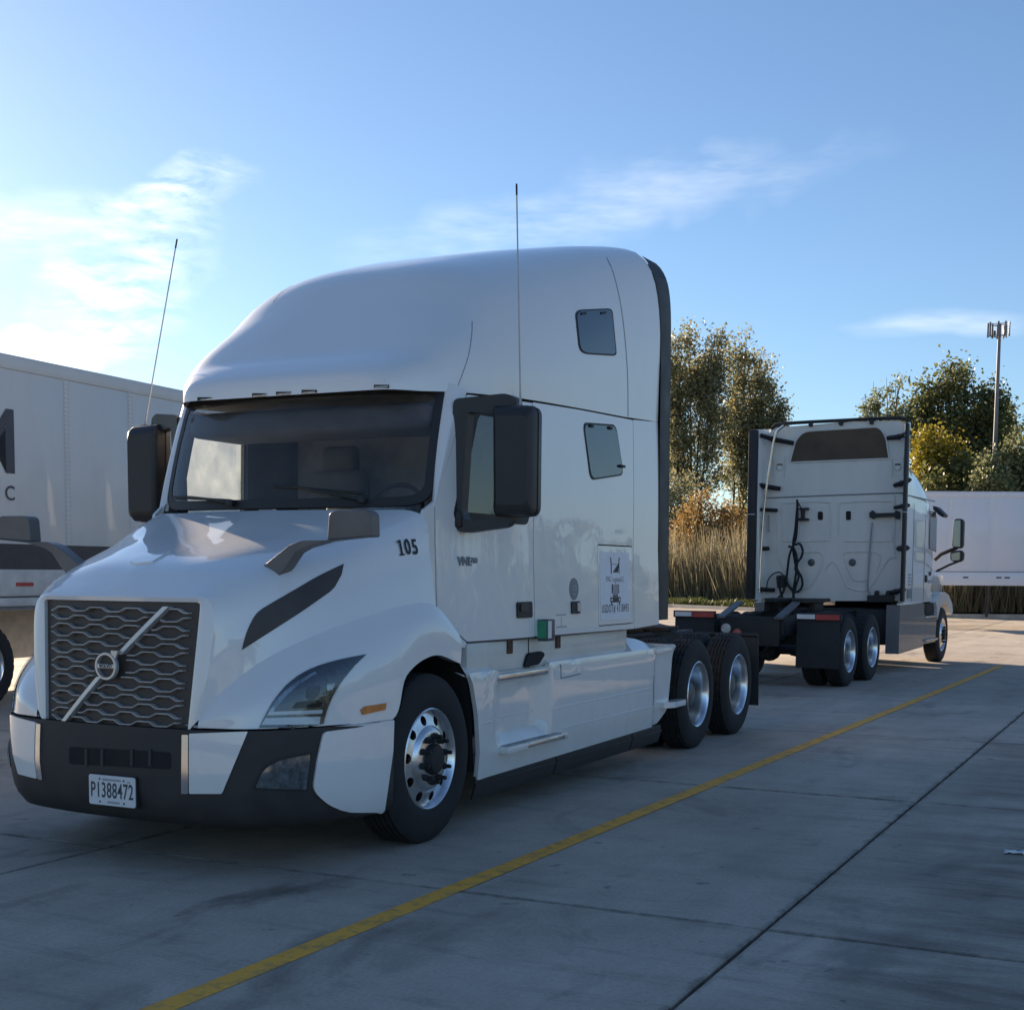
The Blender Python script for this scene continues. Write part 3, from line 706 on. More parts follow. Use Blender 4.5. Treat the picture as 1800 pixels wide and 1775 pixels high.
# ---- cab sides
lock = [(3.945, 1.225), (4.655, 1.225), (4.655, 1.832), (3.945, 1.832)]
swin = [(3.66, 2.728), (4.31, 2.775), (4.46, 2.395), (3.79, 2.312)]
dwin = [(1.87, 1.985), (2.70, 1.985), (2.70, 2.645), (2.10, 2.645)]
door_poly = [(1.665, 1.365), (1.955, 1.185), (2.800, 1.185), (2.800, 2.772), (1.99, 2.735), (1.665, 2.045)]
slp_poly = [(2.812, 1.185), (4.680, 1.175), (4.680, 2.848), (3.60, 2.813), (2.812, 2.778)]
doors = side_panel('door', door_poly, 'white_paint', T1, holes=[rounded(dwin, 0.07)])
sleeper = side_panel('sleeper_side', slp_poly, 'white_paint', T1, holes=[rounded(swin, 0.07), rounded([(3.937, 1.217), (4.663, 1.217), (4.663, 1.842), (3.937, 1.842)], 0.02)])
side_panel('locker_door', lock, 'white_paint', T1, 0.02)
side_panel('rear_side_panel', [(4.690, 1.175), (5.258, 1.192), (5.258, 2.888), (4.690, 2.852)], 'white_paint', T1)
side_panel('cowl_panel', [(1.52, 1.15), (1.945, 1.15), (1.945, 1.178), (1.655, 1.36), (1.655, 2.03), (1.71, 2.17), (1.665, 2.06), (1.56, 2.0), (1.52, 1.9)], 'white_paint', T1, 0.01)
for s, d in zip((1, -1), doors):
    mb = sheet(rounded(dwin, 0.07), side_fn(-0.012), 0.005, (), 0.2)
    if s < 0: mb.mirror()
    mb.build('door_window', 'window_glass' if s > 0 else 'dew_glass', d)
    mb = sheet(rounded([(1.82, 1.945), (2.74, 1.945), (2.74, 2.685), (2.075, 2.685)], 0.08), side_fn(0.003), 0.012, [rounded([(1.89, 2.0), (2.69, 2.0), (2.69, 2.63), (2.11, 2.63)], 0.06)], 0.2)
    if s < 0: mb.mirror()
    mb.build('window_frame', 'black_plastic', d)
for s, d in zip((1, -1), sleeper):
    for nm, poly, mat, off, th in (('window_seal', swin, 'black_plastic', 0.004, 0.03), ('sleeper_window', [(3.675, 2.715), (4.298, 2.760), (4.443, 2.405), (3.805, 2.327)], 'tinted_glass', 0.007, 0.008)):
        mb = sheet(rounded(poly, 0.075), side_fn(off), th, (), 0.2)
        if s < 0: mb.mirror()
        mb.build(nm, mat, d)
    for y, z in ((3.80, 2.715), (4.17, 2.735)):
        MB().box((s * (XS(y, z) + 0.012), y, z), (0.02, 0.06, 0.022), 0.005).build('window_hinge', 'black_plastic', d)
    MB().box((s * (XS(4.42, 2.45) + 0.014), 4.40, 2.46), (0.03, 0.09, 0.02), 0.006).build('window_catch', 'black_plastic', d)
# A pillars
for s in (1, -1):
    rows = []
    for v in (-0.02, 0.25, 0.5, 0.75, 1.02):
        a = ws(1.0, v); yb = 1.668 + 0.322 * max(v, 0) ** 1.0; zb = 2.03 + 0.715 * v
        b = Vector((XS(yb, zb) - 0.002, yb - 0.006, zb)); mid = (a + b) / 2 + Vector((0.018, -0.022, 0))
        rows.append([a + Vector((-0.01, 0.02, 0)), a + Vector((0.004, -0.001, 0)), mid, b])
    v, f, _, _ = patch(rows, 4, 3); mb = MB().add(v, f)
    if s < 0: mb.mirror()
    mb.build('windshield_pillar', 'white_paint', T1, 40, fix=True)
# dark lining behind the panel joints, and the cab interior
lining = side_panel('cab_lining', [(1.54, 1.17), (5.25, 1.17), (5.25, 2.86), (2.0, 2.72), (1.66, 2.04)], 'interior_dark', T1, 0.0, 0.01, off=-0.028, holes=[rounded([(1.84, 1.955), (2.73, 1.955), (2.73, 2.675), (2.08, 2.675)], 0.07)], cell=0.2)
mb = MB().box((0, 2.4, 1.20), (2.1, 1.9, 0.04)).box((0, 3.32, 1.98), (2.2, 0.04, 1.56)).box((0, 2.68, 2.70), (1.98, 1.24, 0.04))
mb.build('cab_interior', 'interior_grey', T1, 0)
dash = MB().box((0, 1.78, 1.86), (2.05, 0.50, 0.26), 0.07, seg=3).box((0.5, 1.88, 2.00), (0.62, 0.24, 0.10), 0.04, seg=3).build('dashboard', 'dash_grey', T1)
MB().box((-0.18, 1.66, 2.02), (0.11, 0.05, 0.055), 0.008).build('dash_device', 'paper', dash)
MB().box((-0.35, 1.72, 1.995), (0.30, 0.21, 0.006), 0.0, Matrix.Rotation(0.3, 3, 'Z')).build('paper_sheet', 'paper', dash)
MB().box((0.30, 1.70, 2.058), (0.24, 0.16, 0.006), 0.0, Matrix.Rotation(-0.2, 3, 'Z')).build('paper_sheet', 'paper', dash)
rim = []
for k in range(25):
    a = 2 * PI * k / 24; rim.append(Vector((0.5 + 0.225 * math.cos(a), 2.10 + 0.10 * math.sin(a), 2.0 + 0.20 * math.sin(a))))
MB().tube(rim, 0.016, 8, False).tube([(0.5, 1.95, 1.92), (0.5, 2.09, 2.0)], 0.05, 8).tube([(0.28, 2.1, 2.0), (0.72, 2.1, 2.0)], 0.014, 6).build('steering_wheel', 'black_plastic', T1)
for sx in (0.52, -0.52):
    st = MB().box((sx, 2.72, 1.62), (0.52, 0.52, 0.16), 0.05, seg=3).box((sx, 2.98, 2.02), (0.50, 0.15, 0.72), 0.06, Matrix.Rotation(math.radians(-8), 3, 'X'), seg=3).box((sx, 3.04, 2.46), (0.30, 0.11, 0.20), 0.045, seg=3).box((sx, 2.75, 1.4), (0.3, 0.3, 0.36), 0.02)
    st.build('seat', 'interior_dark', T1)
MB().box((0.02, 2.05, 2.60), (1.9, 0.55, 0.16), 0.05, seg=3).build('overhead_console', 'interior_dark', T1)
# ---- black trailing extender
for s in (1, -1):
    rs_ = [((1.203 if p.z < 3.4 else p.x * 1.006), p.z + 0.006) for p in roof_section(1.194, 4.338, 7.5, 5.26, 96) if p.x > 1.02]
    pr = spline([(1.212, 1.225), (1.208, 2.0), (1.203, 2.82)], 3) + [np.array(q) for q in rs_]; o1 = [Vector((p[0], 0, p[1])) for p in pr]
    V = []; F = []
    for (yy, inn) in ((5.264, 0.004), (5.50, 0.0), (5.515, 0.012), (5.515, 0.03), (5.264, 0.034)):
        for p in o1:
            q = p.copy(); q.x -= inn * (0.6 if q.z > 4.2 else 1.0); q.z -= inn * (1.0 if q.z > 4.1 else 0.0); V.append((q.x, (trail_y(q.z) + 0.003 if yy < 5.3 else yy - 0.03 * max(0, q.z - 4.1) / 0.2), q.z))
    k = len(o1); F = [(a * k + j, a * k + j + 1, (a + 1) * k + j + 1, (a + 1) * k + j) for a in range(4) for j in range(k - 1)]
    F.append((0, k, 2 * k, 3 * k, 4 * k))
    mb = MB().add(V, F)
    if s < 0: mb.mirror()
    mb.build('side_extender', 'black_plastic', T1, 40, fix=True)
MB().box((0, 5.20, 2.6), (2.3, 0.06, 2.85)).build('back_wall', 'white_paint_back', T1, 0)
# ---- hood and fenders
Hc = [(0, .05, 1.50), (0, .12, 1.56), (0, .28, 1.665), (0, .6, 1.755), (0, .95, 1.85), (0, 1.25, 1.945), (0, 1.42, 2.005)]
H1 = [(.34, .06, 1.495), (.36, .14, 1.55), (.42, .30, 1.645), (.50, .62, 1.74), (.57, .97, 1.835), (.64, 1.27, 1.93), (.68, 1.47, 2.0)]
H2 = [(.615, .09, 1.46), (.65, .16, 1.495), (.71, .31, 1.560), (.81, .62, 1.655), (.91, .97, 1.755), (.99, 1.27, 1.865), (1.045, 1.545, 1.97)]
H3 = [(.625, .06, 1.15), (.69, .13, 1.27), (.79, .31, 1.385), (.92, .62, 1.475), (1.02, .97, 1.565), (1.085, 1.28, 1.645), (1.108, 1.545, 1.72)]
FA = [(.575, .03, .84), (.68, .12, 1.0), (.82, .30, 1.16), (.97, .60, 1.29), (1.07, .95, 1.38), (1.13, 1.28, 1.435), (1.150, 1.545, 1.42), (1.19, 1.77, 1.24)]
FM = [(.575, .022, .82), (.765, .085, .91), (.93, .25, 1.0), (1.09, .56, 1.09), (1.175, .93, 1.17), (1.195, 1.22, 1.29), (1.20, 1.50, 1.31), (1.207, 1.77, 1.18)]
FB = [(.575, .02, .797), (.80, .085, .797), (.97, .24, .797), (1.12, .56, .793), (1.205, .955, .788), (1.212, 1.10, 1.03), (1.212, 1.42, 1.128), (1.212, 1.75, 1.06)]
rows = [[Hc[i], H1[i], H2[i], H3[i], FA[i]] for i in range(7)]
v, f, nr, nc = patch(rows, 8, 6)
hm = MB().add(v, f); hm2 = MB().add(v, f).mirror()
bm = bmesh.new()
both = MB().add(hm.v, hm.f).add(hm2.v, hm2.f)
hood = both.build('hood', 'white_paint', T1, 50)
bm.from_mesh(hood.data); bmesh.ops.remove_doubles(bm, verts=list(bm.verts), dist=0.0005); bmesh.ops.recalc_face_normals(bm, faces=list(bm.faces)); bm.to_mesh(hood.data); bm.free(); finish(hood.data, 50)
frows = [[FA[i], FM[i], FB[i]] for i in range(8)]
v, f, nr, nc = patch(frows, 8, 8)
lip = [v[i * nc + nc - 1] for i in range(nr)]
# rolled lip: the edge turns inwards
nv = len(v); v2 = list(v) + [p + Vector((-0.015, 0.0, 0.0)) for p in lip] + [p + Vector((-0.09, 0.0, 0.012)) for p in lip]
f2 = list(f) + [(i * nc + nc - 1, nv + i, nv + i + 1, (i + 1) * nc + nc - 1) for i in range(nr - 1)] + [(nv + i, nv + nr + i, nv + nr + i + 1, nv + i + 1) for i in range(nr - 1)]
FEND = []
for s in (1, -1):
    mb = MB().add(v2, f2)
    if s < 0: mb.mirror()
    FEND.append(mb.build('fender', 'white_paint', T1, 45, fix=True))
HB = BVHTree.FromPolygons([q.co.copy() for q in hood.data.vertices] + [q.co.copy() for q in FEND[0].data.vertices],
                          [tuple(p.vertices) for p in hood.data.polygons] + [tuple(i + len(hood.data.vertices) for i in p.vertices) for p in FEND[0].data.polygons])
# arch liner
for s in (1, -1):
    pts = [(1.02, .60), (1.05, .80), (1.14, 1.0), (1.30, 1.14), (1.5, 1.18), (1.7, 1.12), (1.86, .98), (1.93, .75), (1.97, .35)]
    V = [(s * x, y, z) for x in (1.19, 0.6) for (y, z) in pts]; k = len(pts)
    F = [(j, j + 1, k + j + 1, k + j) for j in range(k - 1)] + [tuple(range(k, 2 * k))]
    MB().add(V, F).build('wheel_arch', 'dark_gap', T1, 40)
# front frame round the grille
def gr(u, v, off=0.0):
    hw = 0.505 + (0.556 - 0.505) * v; y = 0.018 + 0.060 * v - 0.040 * (1 - u * u); return Vector((u * hw, y - off, 0.757 + 0.700 * v))
def gr_fn(off):
    def fn(u, v):
        h = 0.01; n = (gr(u + h, v) - gr(u - h, v)).cross(gr(u, v + h) - gr(u, v - h)).normalized(); return gr(u, v) + n * off, n
    return fn
fr_o = [gr(u, 1.0) for u in np.linspace(-1, 1, 13)]
V = []; F = []
inner = [gr(-1, v_) for v_ in np.linspace(0, 1, 9)] + [gr(u, 1) for u in np.linspace(-1, 1, 17)[1:-1]] + [gr(1, v_) for v_ in np.linspace(1, 0, 9)]
hl = spline([rows[0][k_] for k_ in range(5)], 8)
outl = [Vector(p) for p in reversed(hl)]; outl = [Vector((-p.x, p.y, p.z)) for p in outl] + [Vector(p) for p in hl[1:]]
def resample(pts, n):
    L = [0.0]
    for i in range(len(pts) - 1): L.append(L[-1] + (pts[i + 1] - pts[i]).length)
    r = []
    for i in range(n):
        t = L[-1] * i / (n - 1); j = min(max(int(np.searchsorted(L, t)) - 1, 0), len(pts) - 2); r.append(pts[j].lerp(pts[j + 1], (t - L[j]) / max(L[j + 1] - L[j], 1e-9)))
    return r
A_ = resample(outl, 81); B_ = resample(inner, 81)
V = A_ + [a.lerp(b, 0.55) + Vector((0, -0.012, 0.004)) for a, b in zip(A_, B_)] + B_ + [b + Vector((0, 0.05, 0)) for b in B_]
F = [(k_ * 81 + i, k_ * 81 + i + 1, (k_ + 1) * 81 + i + 1, (k_ + 1) * 81 + i) for k_ in range(3) for i in range(80)]
MB().add(V, F).build('grille_surround', 'white_paint', T1, 45, fix=True)
grille = sheet([(-1, -0.02), (1, -0.02), (1, 1), (-1, 1)], gr_fn(-0.022), 0.02, (), 0.1).build('grille', 'grille_plastic', T1)
# hex mesh behind the bars: shallow embossed cells
def zig(u, phase):
    p = ((u - 0.0) / 0.46 + phase) % 1.0
    if p < 0.33: return 1.0
    if p < 0.5: return 1.0 - (p - 0.33) / 0.17 * 2
    if p < 0.83: return -1.0
    return -1.0 + (p - 0.83) / 0.17 * 2
NR = 14
def diag_u(v): return -0.66 + 1.30 * (v - 0.04) / 0.92         # the slanting bar
def bar_piece(r, ua, ub):
    v0 = 0.035 + 0.93 * (1 - (r + 0.5) / NR); ph = 0.0 if r % 2 else 0.5
    us = [ua]; u = ua
    while u < ub - 0.012: u += 0.0115; us.append(min(u, ub))
    us = sorted(set(us)); P = []
    for u_ in us: P.append((u_, v0 + 0.0150 * zig(u_ + 1.0, ph)))
    hw = 0.0058; V = []; F = []
    for (u_, vv) in P:
        V += [gr(u_, vv - hw, 0.004), gr(u_, vv - hw * 0.5, 0.012), gr(u_, vv + hw * 0.5, 0.012), gr(u_, vv + hw, 0.004), gr(u_, vv + hw, -0.02), gr(u_, vv - hw, -0.02)]
    k_ = 6
    for i in range(len(P) - 1):
        for j in range(k_): F.append((i * k_ + j, (i + 1) * k_ + j, (i + 1) * k_ + (j + 1) % k_, i * k_ + (j + 1) % k_))
    F += [tuple(range(k_)), tuple(range((len(P) - 1) * k_, len(P) * k_))]
    return MB().add(V, F)
for r in range(NR):
    v0 = 0.035 + 0.93 * (1 - (r + 0.5) / NR); ud = diag_u(v0); gap = 0.075
    cl = ud - gap; cr_ = ud + gap
    if abs(v0 - 0.5) < 0.13:                                     # clear of the round badge
        h_ = math.sqrt(max(0.0, 0.0169 - (v0 - 0.5) ** 2)) / 0.13 * 0.17
        cl = min(cl, -0.015 - h_ - 0.03); cr_ = max(cr_, -0.015 + h_ + 0.05)
    if cl > -0.86: bar_piece(r, -0.87, cl).build('grille_bar', 'grille_bar', grille, 30, fix=True)
    if cr_ < 0.86: bar_piece(r, cr_, 0.90).build('grille_bar', 'grille_bar', grille, 30, fix=True)
def diag_bar(va, vb):
    V = []; hw = 0.040
    for t in np.linspace(0, 1, 9):
        v_ = va + (vb - va) * t; u_ = diag_u(v_)
        V += [gr(u_ - hw, v_, 0.006), gr(u_ - hw * 0.8, v_, 0.022), gr(u_ + hw * 0.8, v_, 0.022), gr(u_ + hw, v_, 0.006), gr(u_ + hw, v_, -0.02), gr(u_ - hw, v_, -0.02)]
    F = [(i * 6 + j, (i + 1) * 6 + j, (i + 1) * 6 + (j + 1) % 6, i * 6 + (j + 1) % 6) for i in range(8) for j in range(6)] + [tuple(range(6)), tuple(range(48, 54))]
    return MB().add(V, F)
diag_bar(0.045, 0.41).build('grille_slash', 'badge_metal', grille, 30, fix=True)
diag_bar(0.59, 0.965).build('grille_slash', 'badge_metal', grille, 30, fix=True)
bc = gr(-0.015, 0.497, 0.0); by = bc.y - 0.03
badge = MB().lathe([(0.012, 0.075), (-0.006, 0.077), (-0.014, 0.073), (-0.014, 0.062), (-0.004, 0.059), (0.012, 0.059)], (bc.x, by, bc.z), 'y', 48).build('badge', 'badge_metal', T1, 40, fix=True)
MB().lathe([(0.010, 0.061), (0.009, 0.0)], (bc.x, by, bc.z), 'y', 32).build('badge_disc', 'grille_plastic', badge)
MB().box((bc.x, by - 0.006, bc.z), (0.132, 0.010, 0.024), 0.003).build('badge_band', 'badge_metal', badge)
put_text('badge_lettering', 'VOLVO', 0.026, 'plate_ink', badge, (bc.x, by - 0.0125, bc.z), (1, 0, 0), (0, 0, 1), extrude=0.0008, bold=0.0006, spacing=1.05)
MB().prism([(bc.x + 0.040, by - 0.008, bc.z + 0.056), (bc.x + 0.062, by - 0.008, bc.z + 0.034), (bc.x + 0.085, by - 0.008, bc.z + 0.086), (bc.x + 0.036, by - 0.008, bc.z + 0.086)], (0, 0.014, 0)).build('badge_arrow', 'badge_metal', badge, 0)
# hood furniture
cast_part('hood_vent', sp2([(425, 1142), (432, 1115), (443, 1090), (455, 1074), (480, 1058), (520, 1035), (560, 1012), (604, 991)], 3) + [(600, 1010), (588, 1032)] + sp2([(580, 1040), (530, 1075), (480, 1107), (427, 1141)], 3), HB, 'grille_plastic', hood, 0.004, 0.008, 14)
cast_part('hood_badge', [(229, 990), (262, 974), (300, 970), (268, 989), (240, 992)], HB, 'white_paint', hood, 0.010, 0.012, 20, False)
put105 = on_x((715, 963), 1.12)
fnh = cast_fn(HB, 0.003)
pA, nA = fnh(697, 963); pB, nB = fnh(733, 961); xd = (pB - pA).normalized(); pc = (pA + pB) / 2; nn = (nA + nB).normalized(); yd = nn.cross(xd)
for ch, px in (('0', 715.5), ('5', 728.0)):
    p_, n_v = fnh(px, 962.5); put_text('hood_number', ch, 0.128, 'decal_black', hood, p_ + nn * 0.004, xd, yd, extrude=0.001, bold=0.0026, xscale=0.80)
p_, n_v = fnh(703.5, 962.5); M_ = Matrix((xd, yd, nn)).transposed()
MB().box(tuple(p_ + nn * 0.004), (0.015, 0.092, 0.002), 0.0, M_).box(tuple(p_ + nn * 0.0042 - yd * 0.043), (0.040, 0.010, 0.0022), 0.0, M_).box(tuple(p_ + nn * 0.0042 + yd * 0.036 - xd * 0.014), (0.016, 0.013, 0.0022), 0.0, M_).build('hood_number', 'decal_black', hood, 0)
# headlights
hl_out = sp2([(455, 1279), (468, 1252), (484, 1226), (510, 1198), (545, 1176), (590, 1161), (643, 1150)], 3) + sp2([(622, 1170), (598, 1200), (582, 1228), (572, 1255), (566, 1278)], 3)
hls = cast_part('headlight', hl_out, HB, 'headlight_dark', T1, 0.006, 0.02, 12)
def hl_sub(name, poly, mat, off, th, cell=12):
    a, b = cast_part(name, poly, HB, mat, None, off, th, cell)
    a.parent = hls[0]; b.parent = hls[1]
hl_sub('headlight_bezel', hl_out, 'black_plastic', 0.009, 0.004) if False else None
hl_sub('led_strip', [(459, 1274), (466, 1262), (562, 1259), (560, 1273)], 'led_white', 0.010, 0.006)
hl_sub('led_strip', [(469, 1257), (473, 1251), (566, 1247), (564, 1254)], 'led_white', 0.010, 0.006)
hl_sub('led_strip', sp2([(471, 1252), (490, 1225), (515, 1203), (552, 1181)], 3) + sp2([(556, 1184), (520, 1207), (496, 1230), (478, 1252)], 3), 'reflector', 0.010, 0.006)
hl_sub('projector', rounded([(540, 1208), (562, 1204), (560, 1222), (546, 1232), (536, 1226)], 7), 'steel_grey', 0.009, 0.006)
hl_sub('projector', rounded([(572, 1203), (588, 1200), (582, 1214), (574, 1214)], 3), 'reflector', 0.009, 0.006)
hl_sub('projector', rounded([(520, 1234), (552, 1230), (566, 1234), (562, 1243), (512, 1245)], 3), 'steel_black', 0.009, 0.006)
hl_sub('headlight_lens', hl_out, 'lens_glass', 0.016, 0.003)
cast_part('side_marker', [(633, 1247), (640, 1241), (678, 1235), (676, 1247), (636, 1256)], HB, 'amber', T1, 0.008, 0.01, 16)
# ---- bumper
PLAN = [(0, -.035), (.3, -.03), (.56, -.004), (.8, .066), (.97, .222), (1.12, .545), (1.19, .80), (1.209, .955)]
pl = [Vector((p[0], p[1])) for p in spline(PLAN, 6)]; pl = [Vector((-p.x, p.y)) for p in reversed(pl[1:])] + pl
lev = [(0.787, 0.0), (0.70, -0.006), (0.56, -0.012), (0.45, -0.004), (0.38, 0.010), (0.33, 0.030), (0.27, 0.075), (0.245, 0.16)]
V = []; F = []
for z, o_ in lev:
    for p in pl:
        sc = 1 - o_ * 0.35; V.append((p.x * sc, p.y + o_ * (1.0 if abs(p.x) < 1.15 else 0.5), z))
k_ = len(pl); F = [(a * k_ + j, (a + 1) * k_ + j, (a + 1) * k_ + j + 1, a * k_ + j + 1) for a in range(len(lev) - 1) for j in range(k_ - 1)]
bumper = MB().add(V, F).build('bumper', 'bumper_plastic', T1, 40, fix=True)
BB = bvh_of(bumper)
V = [(p.x, p.y + 0.01, 0.787) for p in pl] + [(p.x * 0.93, p.y + 0.25, 0.787) for p in pl]
MB().add(V, [(j, j + 1, k_ + j + 1, k_ + j) for j in range(k_ - 1)]).build('bumper_top', 'dark_gap', T1, 0)
cast_part('bumper_panel', rounded([(334, 1289), (436, 1285), (391, 1394), (334, 1394)], 3), BB, 'white_paint', bumper, 0.012, 0.02, 14)
cast_part('bumper_trim', rounded([(321, 1291), (332, 1291), (332, 1394), (320, 1394)], 2), BB, 'chrome', bumper, 0.010, 0.015, 20)
cast_part('bumper_corner', rounded([(567, 1286), (628, 1278), (690, 1264), (688, 1320), (673, 1426), (612, 1426), (575, 1414), (548, 1388), (556, 1335)], [8, 4, 4, 4, 6, 20, 22, 14, 6]), BB, 'white_paint', bumper, 0.014, 0.03, 14)
fogp = rounded([(449, 1383), (462, 1352), (490, 1336), (544, 1325), (537, 1387)], [4, 14, 14, 4, 4])
fogs = cast_part('fog_lamp', fogp, BB, 'reflector', bumper, 0.008, 0.012, 14)
cast_part('fog_bezel', rounded([(444, 1388), (459, 1350), (488, 1332), (548, 1321), (541, 1391)], [5, 14, 14, 4, 4]), BB, 'black_plastic', bumper, 0.005, 0.01, 14)
cast_part('fog_lens', fogp, BB, 'lens_glass', bumper, 0.014, 0.003, 14)
cast_part('bumper_opening', rounded([(122, 1312), (300, 1322), (300, 1352), (122, 1342)], 5), BB, 'dark_gap', bumper, 0.003, 0.006, 20, False)
for u0 in (150, 178, 230, 262): cast_part('bumper_slat', [(u0, 1316), (u0 + 5, 1316.3), (u0 + 5, 1346), (u0, 1345.7)], BB, 'bumper_plastic', bumper, 0.008, 0.008, 20, False)
# licence plate
pl0 = on_y((156, 1359), -0.062); pl1 = on_y((237, 1364), -0.062); plb = on_y((157, 1411), -0.062)
pcx = (pl0.x + pl1.x) / 2; pcz = (pl0.z + plb.z) / 2 - 0.002; pw = pl1.x - pl0.x; phh = pl0.z - plb.z
plate = MB().prism([(pcx + p[0], -0.062, pcz + p[1]) for p in rounded([(-pw / 2, -phh / 2), (pw / 2, -phh / 2), (pw / 2, phh / 2), (-pw / 2, phh / 2)], 0.014)], (0, 0.006, 0)).build('licence_plate', 'plate_white', T1, 0, fix=True)
put_text('plate_number', 'P1388472', phh * 0.72, 'plate_ink', plate, (pcx, -0.063, pcz - 0.003), (1, 0, 0), (0, 0, 1), extrude=0.0006, bold=0.0012, spacing=1.08, xscale=0.60)
for dx, dz, w_, h_ in ((0, phh * 0.36, 0.13, 0.012), (0.01, -phh * 0.39, 0.085, 0.012), (0.118, phh * 0.33, 0.024, 0.006)):
    MB().box((pcx + dx, -0.0625, pcz + dz), (w_, 0.001, h_)).build('plate_print', 'decal_soft', plate, 0)
for dx, dz in ((-0.085, phh * 0.37), (0.085, phh * 0.37), (-0.085, -phh * 0.39), (0.085, -phh * 0.39)):
    MB().lathe([(0, 0.006), (-0.003, 0.005), (-0.004, 0)], (pcx + dx, -0.0625, pcz + dz), 'y', 10).build('plate_screw', 'steel_grey', plate)
MB().prism([(pcx + p[0], -0.054, pcz + p[1]) for p in rounded([(-pw / 2 - 0.006, -phh / 2 - 0.006), (pw / 2 + 0.006, -phh / 2 - 0.006), (pw / 2 + 0.006, phh / 2 + 0.006), (-pw / 2 - 0.006, phh / 2 + 0.006)], 0.014)], (0, 0.02, 0)).build('plate_holder', 'black_plastic', plate, 0, fix=True)
# ---- chassis fairing with steps
def XF(y, z):
    x = 1.205
    if z > 0.985: x -= (z - 0.985) * 2.0
    if z < 0.47: x -= 0.02 * (0.47 - z) / 0.18
    def sm(a, b, t): t = min(max((t - a) / (b - a), 0), 1); return t * t * (3 - 2 * t)
    dent = sm(2.22, 2.42, y) * (1 - sm(2.98, 3.10, y)) * sm(0.46, 0.56, z) * (1 - sm(0.86, 0.97, z))
    x -= 0.085 * dent
    if y > 5.2: x -= 0.05 * sm(5.2, 5.35, y) * (1 - 0.6 * sm(0.9, 1.0, z))
    if y < 2.1: x += 0.004
    return x
fair = [(1.80, 1.215), (1.955, 1.155), (2.26, 0.975), (3.065, 0.962), (3.10, 1.03), (3.20, 1.07), (5.02, 1.085), (5.17, 1.065), (5.24, 1.03), (5.80, 0.995), (5.76, 0.75), (5.68, 0.42), (5.46, 0.318), (2.02, 0.292), (2.015, 0.48), (1.985, 0.72), (1.92, 0.92), (1.80, 1.075)]
side_fair = side_panel('chassis_fairing', fair, 'white_paint_low', T1, [0.02, 0.05, 0.05, 0.03, 0.03, 0.03, 0.03, 0.03, 0.03, 0.02, 0.02, 0.05, 0.05, 0.01, 0.05, 0.05, 0.05, 0.02], 0.03, cell=0.055, X=XF, smooth=38)
